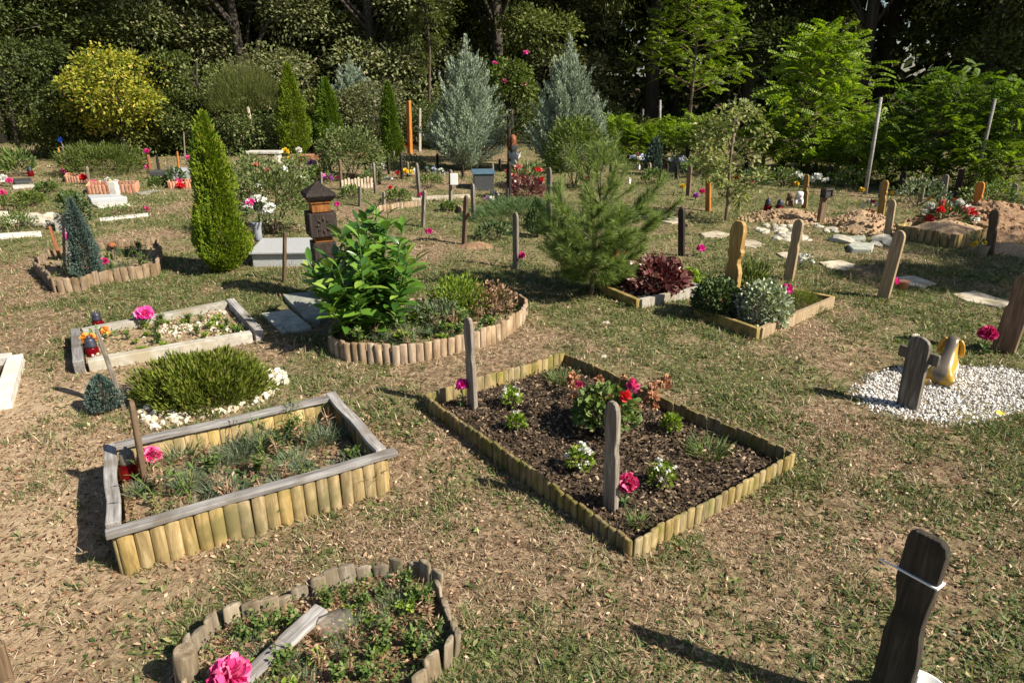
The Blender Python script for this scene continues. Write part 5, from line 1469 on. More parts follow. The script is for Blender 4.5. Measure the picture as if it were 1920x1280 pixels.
# ------------------------------------------------------------------ figures
def dog_mat():
    m, nt, b = _nt('glazed dog colours')
    tc = nt.nodes.new('ShaderNodeTexCoord'); sx = nt.nodes.new('ShaderNodeSeparateXYZ')
    nt.links.new(tc.outputs['Object'], sx.inputs[0])
    ab = nt.nodes.new('ShaderNodeMath'); ab.operation = 'ABSOLUTE'; nt.links.new(sx.outputs['Y'], ab.inputs[0])
    nz = nt.nodes.new('ShaderNodeTexNoise'); nz.inputs['Scale'].default_value = 14; nt.links.new(tc.outputs['Object'], nz.inputs['Vector'])
    ma = nt.nodes.new('ShaderNodeMath'); ma.operation = 'MULTIPLY_ADD'; nt.links.new(nz.outputs['Fac'], ma.inputs[0]); ma.inputs[1].default_value = .04; nt.links.new(ab.outputs[0], ma.inputs[2])
    dt = nt.nodes.new('ShaderNodeVectorMath'); dt.operation = 'DOT_PRODUCT'; nt.links.new(tc.outputs['Object'], dt.inputs[0]); dt.inputs[1].default_value = (.47, 0, -.5)
    zt = nt.nodes.new('ShaderNodeMath'); zt.operation = 'ADD'; nt.links.new(dt.outputs['Value'], zt.inputs[0]); nt.links.new(ma.outputs[0], zt.inputs[1])
    r = _ramp(nt, [(.09, .072, .055), (.14, .115, .09), (.38, .23, .03), (.47, .29, .035), (.70, .64, .54), (.75, .72, .66)], [.0, .30, .38, .70, .80, 1])
    mr = nt.nodes.new('ShaderNodeMapRange'); mr.inputs['From Min'].default_value = -.06; mr.inputs['From Max'].default_value = .10
    nt.links.new(zt.outputs[0], mr.inputs[0]); nt.links.new(mr.outputs[0], r.inputs[0])
    nt.links.new(r.outputs[0], b.inputs['Base Color']); b.inputs['Roughness'].default_value = .28; b.inputs['Specular IOR Level'].default_value = .5
    return m


def skin(name, verts, edges, radii, mats, parent, lev=2):
    me = bpy.data.meshes.new(name); me.from_pydata(verts, edges, []); me.update()
    for mt in (mats if isinstance(mats, list) else [mats]): me.materials.append(mt)
    o = put(name, me, parent)
    sk = o.modifiers.new('Skin', 'SKIN'); sk.use_smooth_shade = True
    if not me.skin_vertices: me.skin_vertices.new()
    for i, r in enumerate(radii):
        me.skin_vertices[0].data[i].radius = (r, r) if not isinstance(r, tuple) else r
    me.skin_vertices[0].data[0].use_root = True
    sb_ = o.modifiers.new('Subdivision', 'SUBSURF'); sb_.levels = lev; sb_.render_levels = lev
    return o


DM = dog_mat()
p = G(1757, 724)
dog = thing('dog_figure', 'glazed yellow and grey dog figure lying on white gravel with its back turned', 'figurine', (p.x, p.y, .008), math.radians(46), None, 1.08)
# spine: rump -> back -> shoulders -> neck -> head -> muzzle ; haunches and legs
verts = [(0, 0, .055), (-.04, 0, .042), (.045, 0, .085), (.085, 0, .128), (.115, 0, .172), (.138, 0, .212), (.158, 0, .232), (.200, 0, .214), (.228, 0, .203),
         (-.005, .052, .036), (.06, .068, .018), (-.005, -.052, .036), (.06, -.068, .018), (.115, .042, .095), (.128, .044, .03), (.165, .046, .012), (.115, -.042, .095), (.128, -.044, .03), (.165, -.046, .012)]
edges = [(0, 1), (0, 2), (2, 3), (3, 4), (4, 5), (5, 6), (6, 7), (7, 8), (0, 9), (9, 10), (0, 11), (11, 12), (3, 13), (13, 14), (14, 15), (3, 16), (16, 17), (17, 18)]
radii = [.054, .038, .055, .050, .041, .039, .038, .026, .020, .036, .018, .036, .018, .024, .017, .015, .024, .017, .015]
skin('body', verts, edges, radii, DM, dog)
for sg in (-1, 1):
    ear = skin('ear', [(.146, sg * .034, .244), (.142, sg * .048, .216), (.140, sg * .055, .178), (.146, sg * .056, .142)], [(0, 1), (1, 2), (2, 3)], [(.010, .010), (.009, .017), (.009, .020), (.007, .012)],
               noise_mat('ochre glaze', [(.38, .19, .02), (.52, .29, .03)], (20, 20, 20), .3, 0, spec=.5), dog)
skin('tail', [(-.06, .02, .036), (-.078, .055, .026), (-.058, .088, .020)], [(0, 1), (1, 2)], [.022, .018, .010], DM, dog)
leaf = SB().add(T_ROUND, np.array([[0, 0, 0.0]]), np.array([[.9, .3, .12]]), UP, .055, .05); p = G(1868, 783)
tag(put('yellow_leaf', leaf.mesh('leaf', M['yellowpetal']), None, (p.x, p.y, .022)), 'single yellow fallen leaf on the white gravel', 'leaf')

# plush dogs on the mound
for (px, py, mt, lab, s_) in ((1478, 398, 'wood_brown', 'brown plush dog sitting on the sandy mound', 1.0), (1495, 396, 'porcelain', 'white and brown plush dog beside the brown one', 1.0)):
    p = G(px, py); t = thing('plush_dog', lab, 'toy', (p.x, p.y, .09), math.radians(-110), None, s_)
    skin('body', [(0, 0, .05), (.02, 0, .10), (.05, 0, .155), (.09, 0, .15), (.07, .05, .02), (.07, -.05, .02), (.06, .04, .08), (.10, .04, .02), (.06, -.04, .08), (.10, -.04, .02), (.04, .045, .19), (.04, -.045, .19)],
         [(0, 1), (1, 2), (2, 3), (0, 4), (0, 5), (1, 6), (6, 7), (1, 8), (8, 9), (2, 10), (2, 11)], [.055, .045, .045, .022, .025, .025, .022, .018, .022, .018, .016, .016], M[mt], t, 1)
# little figurines
for (px, py, hpx, mt, lab) in ((138, 492, 34, 'porcelain', 'small white ceramic angel before the blue conifer'), (965, 312, 40, 'porcelain', 'white angel figure behind the red roses'), (1198, 318, 10, 'porcelain', 'tiny white figure at the blue flower grave'),
                               (1246, 318, 12, 'wood_red', 'small reddish figure by the dark low grave stone'), (744, 358, 10, 'blackplastic', 'tiny blue black figure on the lawn in the middle'), (1180, 345, 12, 'porcelain', 'little white figure right of the pine top')):
    p = G(px, py); k_ = (p.y * .934 + .62) / FPX * hpx; t = thing('figurine', lab, 'figurine', p, 0, None, k_)
    mb = MB(); mb.lathe([(.24, 0), (.25, .08), (.16, .35), (.19, .55), (.09, .68), (.08, .70)], 12); mb.lathe([(.05, .68), (.13, .76), (.14, .84), (.10, .93), (.01, .97)], 12); mb.build('figure', M[mt], t)
    mb = MB(); mb.add([(0, .12, .4), (.3, .2, .75), (.26, .2, .3), (0, .12, .4), (-.3, .2, .75), (-.26, .2, .3)], [(0, 1, 2), (3, 5, 4)]); mb.build('wing', M[mt], t)

# terracotta edgings
for (pxs, h, lab) in (([(166, 366), (256, 364), (262, 356), (172, 357)], .16, 'long brick red terracotta edging round a bed with white flowers'), ([(124, 342), (166, 343), (168, 336), (128, 336)], .12, 'short terracotta edging at the far left'),
                      ([(318, 356), (372, 356), (374, 350), (322, 350)], .14, 'terracotta edging with red flowers left of the big thuja')):
    P4 = [G(*q) for q in pxs]; c = centroid(P4); t = thing('terracotta_bed', lab, 'garden bed', c)
    for i in range(4): palisade([P4[i], P4[(i + 1) % 4]], h, .028, M['terracotta'], t, c, 'edging_tile', flat=.5, dome=.5)
    patch('soil', inset(P4, .95), h * .5, .01, M['soil'], t, c)
p = G(217, 370); mb = MB(); mb.box((0, 0, .12), (.11, .11, .26)); tag(mb.build('stone_pillar', M['whitestone'], None, loc=p, bevel=.006), 'short white square pillar before the long terracotta edging', 'pillar')
# low palisade arcs in the middle distance
for (pxs, h, mt, lab) in (([(690, 400), (720, 396), (760, 390), (790, 387)], .09, 'log_brown', 'low tan log edging above the laurel'), ([(845, 388), (858, 395), (866, 400)], .08, 'log_brown', 'short bit of log edging under the white plate'),
                          ([(1275, 425), (1290, 428)], .05, 'log_grey', 'stub of log edging beside the lone dark post')):
    P_ = [G(*q) for q in pxs]; c = P_[0]; t = thing('log_edging', lab, 'bed edging', c); palisade(P_, h, .03, M[mt], t, c)
# pale picket edging
a, b_ = G(640, 357), G(700, 352); t = thing('picket_edging', 'little pale picket fence edging between two posts', 'fence', a)
d = (b_ - a); n = 10
mb = MB()
for k in range(n): q = d * ((k + .5) / n); mb.box((q.x, q.y, .08), (.042, .018, .18 + .03 * (k % 3)), math.atan2(d.y, d.x), .8)
mb.build('pickets', M['wood_picket'], t)
mb = MB(); mb.plank((0, .02, .07), (d.x, d.y + .02, .07), .015, .03); mb.plank((0, .02, .15), (d.x, d.y + .02, .15), .015, .03); mb.build('rail', M['wood_picket'], t)
# white bench, wooden table, orange trough
p = G(495, 309); k_ = (p.y * .934 + .62) / FPX
t = thing('stone_bench', 'low white bench behind the rose bush', 'bench', p)
mb = MB(); mb.box((0, .15, .26), (62 * k_, .3, .06)); mb.build('seat', M['whitestone'], t, bevel=.01)
for s_ in (-1, 1): mb = MB(); mb.box((s_ * 24 * k_, .15, .11), (.08, .26, .24)); mb.build('leg', M['whitestone'], t, bevel=.006)
p = G(572, 300); mb = MB(); mb.box((0, .1, .05), (56 * k_, .2, .14), 0, 1.08); tag(mb.build('flower_trough', M['terracotta'], None, loc=p, bevel=.01), 'orange flower trough right of the white bench', 'planter')
p = G(599, 283); t = thing('wooden_bench', 'small wooden bench between the two thujas', 'bench', p)
mb = MB(); mb.box((0, .1, .30), (.40, .25, .04)); mb.build('seat', M['wood_fresh'], t)
for s_ in (-1, 1): mb = MB(); mb.box((s_ * .15, .1, .12), (.05, .2, .33)); mb.build('leg', M['wood_fresh'], t)
p = G(707, 295); t = thing('wooden_crate', 'light wooden bench box left of the slim thuja', 'bench', p)
mb = MB(); mb.box((0, .1, .30), (.42, .25, .05)); mb.build('top', M['flagstone'], t)
for s_ in (-1, 1): mb = MB(); mb.box((s_ * .15, .1, .12), (.08, .2, .33)); mb.build('leg', M['flagstone'], t)
# orange painted box by the pine
p = G(1155, 508); t = thing('wooden_box', 'orange red wooden lantern box at the back of the wine red plants', 'box', p, GRAVE_ROT)
mb = MB(); mb.box((0, 0, .11), (.13, .10, .26)); mb.build('case', M['wood_red'], t, bevel=.004)
mb = MB(); mb.box((0, 0, .25), (.16, .13, .025)); mb.build('lid', M['wood_orange'], t, bevel=.004)
# brown carved stump post
h, lx = HT((962, 310), (962, 252)); p = G(962, 310)
t = thing('carved_stump', 'reddish brown carved wooden figure post between the two silvery conifers', 'memorial', p)
mb = MB(); mb.lathe([(.10, -.1), (.11, .1), (.08, h * .45), (.11, h * .55), (.07, h * .68), (.085, h * .8), (.06, h * .95), (.01, h)], 10); mb.build('shaft', M['wood_red'], t)
# red mushroom stake
p = G(214, 502); h, lx = HT((214, 502), (209, 456)); t = thing('mushroom_stake', 'small red brown mushroom on a stick right of the blue conifer', 'ornament', p)
mb = MB(); mb.tube([(0, 0, -.05), (lx, 0, h - .03)], [.008, .007], 6); mb.build('stick', M['wood_brown'], t)
mb = MB(); mb.lathe([(.008, -.02), (.042, -.012), (.04, .008), (.022, .03), (.001, .036)], 14, c=(lx, 0, h - .02)); mb.build('mushroom_hat', M['wood_red'], t)
p = G(124, 305); h, lx = HT((124, 305), (124, 262)); t = thing('pinwheel', 'blue pinwheel on a thin stick at the dark bushes on the left', 'ornament', p)
mb = MB(); mb.tube([(0, 0, -.05), (0, 0, h)], .006, 5); mb.build('stick', M['wood_brown'], t)
mb = MB()
for k in range(6):
    a = k * math.pi / 3; e = Vector((math.cos(a), 0, math.sin(a))); f_ = Vector((math.cos(a + .7), -.25, math.sin(a + .7)))
    mb.add([(0, -.02, h), e * .07 + Vector((0, -.02, h)), f_ * .06 + Vector((0, -.02, h))], [(0, 1, 2)])
mb.build('vane', noise_mat('blue foil', [(.01, .06, .45), (.02, .10, .6)], (5, 5, 5), .3, 0), t)

# ------------------------------------------------------------------ plants
def plant(name, label, cat, loc, parts, rotz=0.0, group=None, scale=1.0):
    """parts: list of (name, mesh)"""
    if len(parts) == 1:
        o = put(name, parts[0][1], None, loc, rotz, scale); return tag(o, label, cat, group)
    o = thing(name, label, cat, loc, rotz, group, scale)
    for n_, me in parts: put(n_, me, o)
    return o


def mb_mesh(mb, name, mat):
    return mb.mesh(name, mat)


def thuja_meshes(h, r, n, mat, leaf=.06):
    """columnar conifer: flat sprays standing up and out, thick at the lower third"""
    t = NR.random(n) ** 1.05
    prof = r * np.minimum(1, (t / .12 + .6) / 1.6) * (np.clip(1 - t, 0, 1) ** .55 * np.clip((1 - t) / .22, 0, 1) ** .5 + .003) * 1.08
    a = NR.uniform(0, 2 * math.pi, n)
    lump = 1 + .5 * (fbm(np.cos(a) * 1.6 + 5 + np.sin(a) * .8, t * h * 6 + np.sin(a) * 1.5, int(h * 100) % 50, 3) - .5) * 2
    rr = prof * lump * (1 - .62 * NR.random(n) ** 1.6)
    pos = np.stack([rr * np.cos(a), rr * np.sin(a), t * h * .965 + .02], 1)
    out = np.stack([np.cos(a), np.sin(a), np.zeros(n)], 1)
    side = np.stack([-np.sin(a), np.cos(a), np.zeros(n)], 1)
    d = out * NR.uniform(.25, .8, (n, 1)) + UP * NR.uniform(.5, 1.1, (n, 1)) + rdir(n) * .3
    hint = side * NR.choice([-1, 1], (n, 1)) + out * .5 + rdir(n) * .5
    sb = SB(); sb.add(T_DIAMOND, pos, d, hint, NR.uniform(.55, 1.25, n) * leaf, NR.uniform(.5, .95, n) * leaf)
    k = NR.random(n) < .5
    sb.add(T_SLIM, pos[k], d[k] + rdir(k.sum()) * .5, hint[k], NR.uniform(.8, 1.5, k.sum()) * leaf, NR.uniform(.9, 1.5, k.sum()) * leaf)
    k = NR.random(n) < .03; pos2 = pos[k] + out[k] * .02 * r * 5
    sb.add(T_SLIM, pos2, UP * 1.2 + out[k] * .6 + rdir(k.sum()) * .3, hint[k], leaf * NR.uniform(1.3, 2.4, k.sum()), leaf * 1.5)
    m_ = 90; q = NR.random(m_)[:, None]; p3 = np.array([0, 0, h * .90]) + UP * q * h * .085 + rdir(m_) * (1 - q) * r * .10
    sb.add(T_SLIM, p3, UP * 1.5 + rdir(m_) * .5, rdir(m_), leaf * NR.uniform(.7, 1.4, m_), leaf)
    tr = MB(); tr.tube([(0, 0, -.08), (.01, 0, h * .5), (0, 0, h * .92)], [r * .12, r * .08, .006], 7)
    return [('crown', sb.mesh('thuja crown', M[mat])), ('trunk', tr.mesh('thuja trunk', M['twig']))]


def thuja(base, top, wpx, mat, n, leaf, label):
    p = G(*base); h, lx = HT(base, top); k_ = (p.y * .934 + .62) / FPX
    return plant('thuja', label, 'conifer', p, thuja_meshes(h, wpx * k_ / 2, n, mat, leaf), 0)


thuja((423, 508), (394, 206), 92, 'thuja', 26000, .031, 'big yellow green columnar thuja left of the grey tomb')
thuja((556, 292), (545, 116), 62, 'thuja', 13000, .052, 'yellow green thuja behind the orange trough, left of two')
thuja((621, 288), (618, 143), 56, 'thujadeep', 12000, .052, 'deeper green thuja beside the silvery conifer on the left')
thuja((735, 298), (729, 152), 40, 'thujadeep', 10000, .048, 'slim green thuja beside the tall orange board')
thuja((166, 526), (160, 374), 50, 'bluefir', 8000, .024, 'small blue green conifer in the left curved bed')
thuja((20, 322), (19, 282), 22, 'olivebush', 1500, .06, 'tiny columnar conifer at the far left border')
thuja((1225, 326), (1227, 263), 32, 'bluefir', 2600, .06, 'small dark blue green conifer at the foot of the straight pole')
thuja((1007, 442), (1006, 376), 44, 'juniper', 2600, .03, 'small upright conifer in front of the spreading juniper')


def silver_meshes(h, r, n, mat, leaf=.10, up=1.0, wisp=.5):
    """loose feathery conifer: many ascending plumes"""
    sb = SB(); nb = 300
    tr = MB(); tr.tube([(0, 0, -.1), (.02, 0, h * .5), (0, 0, h * .95)], [.05, .03, .006], 7)
    per = n // nb
    for i in range(nb):
        t = RND.random() ** 1.35; a = RND.uniform(0, 6.28)
        z0 = h * (.01 + .80 * t)
        L = (r * 1.2 * (1 - t) ** .95 + .04 * r) * RND.uniform(.6, 1.2)
        out = np.array([math.cos(a), math.sin(a), 0])
        s_ = np.sort(NR.random(per)) ** .75
        rise = up * RND.uniform(.6, 1.25) * (.75 + 1.3 * t)
        axis_ = out[None, :] * (s_[:, None] * L) + UP[None, :] * (z0 + rise * L * s_ ** 1.4)[:, None]
        w = (.05 + .08 * r) * np.sin(np.pi * np.clip(s_ * .85 + .08, 0, 1)) ** .7
        pos = axis_ + rdir(per) * w[:, None] * NR.random((per, 1))
        d = out[None, :] * .75 + UP[None, :] * (rise * 1.1) + rdir(per) * .65
        sb.add(T_SLIM, pos, d, rdir(per), NR.uniform(.6, 1.4, per) * leaf, NR.uniform(.8, 1.5, per) * leaf)
        if i % 3 == 0:
            tr.tube([(0, 0, z0), tuple(axis_[per // 2]), tuple(axis_[-1])], [.012, .008, .003], 4, False)
    # leader
    m_ = per * 3; s_ = NR.random(m_); pos = np.stack([NR.normal(0, .10, m_) * (1.12 - s_), NR.normal(0, .10, m_) * (1.12 - s_), h * (.70 + .28 * s_)], 1)
    sb.add(T_SLIM, pos, UP + rdir(m_) * .5, rdir(m_), NR.uniform(.6, 1.3, m_) * leaf, NR.uniform(.6, 1.1, m_) * leaf)
    return [('crown', sb.mesh('plumes', M[mat])), ('trunk', tr.mesh('trunk', M['twig']))]


def silver(base, top, wpx, n, leaf, label, mat='silver', **k):
    p = G(*base); h, lx = HT(base, top); k_ = (p.y * .934 + .62) / FPX
    return plant('silvery_conifer', label, 'conifer', p, silver_meshes(h, wpx * k_ / 2, n, mat, leaf, **k))


silver((878, 318), (878, 62), 126, 52000, .060, 'feathery silver grey conifer left of the rose tree, reaching over it')
silver((1062, 322), (1042, 60), 122, 52000, .060, 'feathery silver grey conifer behind the young green pine')
silver((668, 272), (650, 100), 96, 32000, .072, 'smaller blurred silver grey conifer between the thujas')
silver((1115, 300), (1112, 175), 46, 12000, .06, 'narrow silvery conifer at the right flank of the bigger one')


# young pine: tiers of up-curved branches full of needles
def pine_meshes():
    base = (1108, 556); h, lx = HT(base, (1128, 272))
    tr = MB(); sb = SB()
    path = [(0, 0, -.06), (.005, 0, .08), (.02, 0, h * .35), (.05, 0, h * .6), (lx, 0, h)]
    tr.tube(path, [.024, .021, .016, .011, .004], 8)

    def at(z):
        for i in range(len(path) - 1):
            if z <= path[i + 1][2]:
                f = (z - path[i][2]) / (path[i + 1][2] - path[i][2]); return Vector(path[i]).lerp(Vector(path[i + 1]), f)
        return Vector(path[-1])

    def needles(P0, P1, dens, ln=.09):
        P0 = np.array(P0); P1 = np.array(P1); L = np.linalg.norm(P1 - P0); n = int(dens * L)
        if n < 3: return
        s_ = NR.random(n); pos = P0 + (P1 - P0) * s_[:, None]; ax = (P1 - P0) / L
        d = ax[None, :] * NR.uniform(.5, 1.3, (n, 1)) + unit(np.cross(ax[None, :], rdir(n))) * NR.uniform(.5, 1.0, (n, 1))
        sb.add(T_NEEDLE, pos, d, rdir(n), NR.uniform(.65, 1.15, n) * ln, NR.uniform(.0028, .0048, n))

    tiers = [(.12, .30, 7, .2), (.20, .47, 9, .4), (.30, .52, 9, .6), (.40, .46, 7, .9), (.62, .24, 6, 1.7), (.80, .12, 4, 2.2)]
    for (f, L, nb, rise) in tiers:
        a0 = RND.uniform(0, 6)
        for b_ in range(nb):
            a = a0 + 6.283 * b_ / nb + RND.uniform(-.25, .25); l = L * RND.uniform(.75, 1.15); o_ = at(h * f * RND.uniform(.94, 1.06))
            pts = []
            for j in range(7):
                s_ = j / 6; pts.append((o_.x + math.cos(a) * l * s_, o_.y + math.sin(a) * l * s_, o_.z + l * (rise * .35 * s_ + rise * .65 * s_ ** 2.2)))
            tr.tube(pts, [.008 * (1 - .7 * j / 6) for j in range(7)], 5, False)
            for j in range(1 if f < .4 else 2, 6): needles(pts[j], pts[j + 1], 800 if f < .5 else 700)
            for tw in range(8 if f < .5 else 2):      # side twigs
                j = RND.randint(2, 5); q = Vector(pts[j]); sd = a + RND.choice([-1, 1]) * RND.uniform(.5, 1.0); ll = l * RND.uniform(.22, .42)
                e = q + Vector((math.cos(sd) * ll, math.sin(sd) * ll, ll * RND.uniform(.4, 1.0)))
                tr.tube([q, e], [.004, .002], 4, False); needles(q, q.lerp(e, .5), 500); needles(q.lerp(e, .5), e, 1200)
    needles(at(h * .9), at(h), 1200, .06)
    return [('needles', sb.mesh('needles', M['pine'])), ('trunk', tr.mesh('trunk', M['twig']))]


plant('pine_tree', 'young green pine with upturned needle branches right of centre', 'pine', G(1108, 556), pine_meshes())


# cherry laurel
def laurel_meshes():
    base = (700, 640); h, _ = HT(base, (715, 372)); sb = SB(); tr = MB()
    for i in range(52):
        a = RND.uniform(0, 6.28); sp = RND.random() ** .55 * .50; hh = h * RND.uniform(.5, 1.04) * (1 - .40 * (sp / .50) ** 2) * (1 - .34 * max(0, -math.cos(a) * sp / .50))
        p0 = Vector((math.cos(a) * .05, math.sin(a) * .05, 0)); p1 = Vector((math.cos(a) * sp * .7, math.sin(a) * sp * .7, hh * .55)); p2 = Vector((math.cos(a) * sp, math.sin(a) * sp, hh))
        tr.tube([p0, p1, p2], [.009, .006, .004], 5, False)
        n = 19
        for j in range(n):
            s_ = .12 + .88 * (j + RND.random()) / n
            q = (p0.lerp(p1, s_ * 2) if s_ < .5 else p1.lerp(p2, s_ * 2 - 1)); b = a + j * 2.4 + RND.uniform(-.5, .5)
            el = RND.uniform(-.1, .7) + 1.1 * max(0, s_ - .75) * 3
            d = np.array([[math.cos(b), math.sin(b), el]]); L = RND.uniform(.125, .20) * (1 - .25 * max(0, s_ - .8) * 5)
            sb.add(T_LAUREL, np.array([q]), d, UP + rdir(1)[0] * .45, L, L * RND.uniform(.85, 1.1))
    return [('leaves', sb.mesh('laurel leaves', M['laurel'])), ('stem', tr.mesh('laurel stems', M['stem']))]


plant('laurel_shrub', 'glossy broad leaved laurel shrub in front of the dark carved column', 'shrub', G(698, 632), laurel_meshes())


def leafball(n, rx, rz, z0, T, size, mat, shell=.55, up=.4, width=None, zmin=-.5, stems=6, lump=0.0, w=1.0):
    p, d = blob(n, rx, rz, z0, shell, zmin)
    if lump:
        f = 1 + lump * (fbm(d[:, 0] * 3 + d[:, 2] * 2 + 9, d[:, 1] * 3 - d[:, 2], 12, 3) - .5) * 2
        p = (p - np.array([0, 0, z0])) * f[:, None] + np.array([0, 0, z0])
    p[:, 2] = np.maximum(p[:, 2], .005)
    sb = SB(); sb.add(T, p, d + UP * up + rdir(n) * .6, UP * .7 + d * .5 + rdir(n) * .6, NR.uniform(.65, 1.25, n) * size, NR.uniform(.65, 1.25, n) * size * w)
    tr = MB()
    for i in range(stems):
        a = 6.283 * i / stems; tr.tube([(0, 0, -.03), (math.cos(a) * rx * .3, math.sin(a) * rx * .3, z0 * .7), (math.cos(a) * rx * .7, math.sin(a) * rx * .7, z0 + rz * .5)], [.012, .008, .003], 5, False)
    return [('foliage', sb.mesh('foliage', M[mat])), ('stem', tr.mesh('stems', M['twig']))]


def sprigs(n, rx, rz, L, mat, w=.10, up=.9, seed=0):
    """cushion of fine upright sprigs"""
    a = NR.uniform(0, 6.28, n); r = np.sqrt(NR.random(n)); x = r * rx * np.cos(a); y = r * rx * np.sin(a)
    top = rz * (1 - r ** 2.2) * (.80 + .4 * fbm(x * 12 + seed, y * 12, 40 + seed, 2))
    z = top * NR.uniform(.15, 1, n) ** .5
    pos = np.stack([x, y, z], 1); d = np.stack([np.cos(a) * (.15 + r * .9), np.sin(a) * (.15 + r * .9), np.full(n, up)], 1) + rdir(n) * .35
    sb = SB(); sb.add(T_SLIM, pos, d, rdir(n), NR.uniform(.6, 1.3, n) * L, L * w * 4 * NR.uniform(.6, 1.2, n))
    return sb.mesh('sprigs', M[mat])


o = plant('cushion_shrub', 'wide yellow green cushion shrub inside a ring of cream stones', 'shrub', G(384, 738), leafball(13000, .35, .175, .03, T_SLIM, .042, 'heath', .55, .8, zmin=-.1, w=1.1, lump=.6)); o.scale = (1.0, .82, 1)
o = plant('heath_plant', 'green heath clump in the right corner of the plank framed bed', 'shrub', G(1500, 582), [('foliage', sprigs(2600, .18, .16, .05, 'heath', .06, 1, 3))])
plant('dwarf_conifer', 'little blue green dwarf conifer at the foot of the leaning grey post', 'shrub', G(200, 772), thuja_meshes(.21, .095, 2600, 'bluefir', .017))


# shrubs of the framed beds
plant('variegated_shrub', 'white and green variegated shrub at the front of the yellow post', 'shrub', G(1425, 612), leafball(2600, .20, .19, .15, T_ROUND, .026, 'euonymus', .6, lump=.3))
plant('variegated_shrub', 'small leaved grey green shrub left behind the yellow post', 'shrub', G(1340, 598), leafball(2400, .19, .17, .15, T_ROUND, .024, 'darkgreen', .6, lump=.3))
plant('green_shrub', 'light green shoots behind the yellow post', 'shrub', G(1405, 572), leafball(700, .15, .20, .16, T_SLIM, .06, 'olivebush', .3, 1.2))
plant('wine_leaf_plant', 'large mound of wine red leaves in the pale board bed', 'plant', G(1222, 548), leafball(1500, .30, .20, .08, T_ROUND, .055, 'heuchera', .55, .25, zmin=-.1, stems=4, lump=.3))
plant('leafy_plant', 'yellow green leaves at the left of the wine red mound', 'plant', G(1158, 548), leafball(260, .13, .12, .07, T_ROUND, .05, 'olivebush', .5, .3, zmin=-.1, stems=4))
plant('leafy_plant', 'bright lime leaves at the right of the wine red mound', 'plant', G(1292, 540), leafball(160, .10, .10, .06, T_ROUND, .05, 'lime', .5, .3, zmin=-.1, stems=4))
plant('juniper_shrub', 'spreading juniper carpet before the red rose bush', 'shrub', G(975, 412), [('foliage', sprigs(5200, .62, .27, .09, 'juniper', .06, .7, 2))]).scale = (1.25, .7, 1)
o = plant('rose_bush', 'large loose rose bush with a few pale blooms between thuja and column', 'shrub', G(515, 438), leafball(5000, .55, .42, .44, T_DIAMOND, .045, 'rose', .35, .2, stems=12, lump=.5)); o.scale = (1.1, .8, 1)
nb_ = rdir(16, -.2) * np.array([.55, .42, .4]) + np.array([0, 0, .44])
for q in nb_:
    b_ = bloom_sb(20, .035); put('rose_bloom', b_.mesh('bloom', M['whitepetal'] if RND.random() < .6 else M['salmon']), o, tuple(q))
plant('round_bush', 'round bush with loose leaves in front of the silvery conifer', 'shrub', G(1076, 352), leafball(4200, .55, .60, .56, T_DIAMOND, .06, 'olivebush', .5, .2, lump=.35))
plant('round_bush', 'loose leafy bush between the pale pickets and the thuja', 'shrub', G(660, 335), leafball(4200, .62, .48, .45, T_DIAMOND, .06, 'rose', .45, .2, lump=.35))
plant('ferny_bush', 'low spreading ferny bush behind the terracotta bed', 'shrub', G(195, 326), leafball(6000, .80, .34, .22, T_SLIM, .075, 'olivebush', .4, .5, lump=.4))
plant('dark_plant', 'dark purple leaved plant beneath the red roses', 'plant', G(985, 378), leafball(800, .30, .22, .15, T_DIAMOND, .06, 'heuchera', .4, .3, lump=.3))
plant('leafy_plant', 'weedy green leaves among the rockery stones', 'plant', G(35, 432), leafball(420, .26, .15, .05, T_DIAMOND, .038, 'weed', .4, .3, zmin=-.1, lump=.3))
plant('leafy_plant', 'green leaves at the back of the rockery on the left border', 'plant', G(12, 400), leafball(500, .3, .2, .06, T_DIAMOND, .042, 'olivebush', .4, .3, zmin=-.1, lump=.3))
plant('leafy_plant', 'low green plants in the white kerbed bed left of the thuja', 'plant', G(235, 404), leafball(420, .42, .11, .03, T_DIAMOND, .035, 'weed', .4, .3, zmin=-.1, lump=.3))
plant('leafy_plant', 'green leaves between upright slab and small blue conifer', 'plant', G(148, 432), leafball(500, .16, .24, .2, T_DIAMOND, .05, 'darkgreen', .4, .3, lump=.3))
plant('leafy_plant', 'tall weedy leaves by the left post pair at the border', 'plant', G(38, 330), leafball(360, .30, .25, .2, T_SLIM, .13, 'weed', .4, .6, lump=.3))
plant('leafy_plant', 'green plant in the small terracotta bed with red flowers', 'plant', G(333, 350), leafball(300, .16, .18, .15, T_DIAMOND, .06, 'darkgreen', .4, .3))
plant('leafy_plant', 'low leafy plant behind the plain brown cross', 'plant', G(926, 448), leafball(300, .22, .14, .05, T_DIAMOND, .05, 'darkgreen', .4, .3, zmin=-.1))
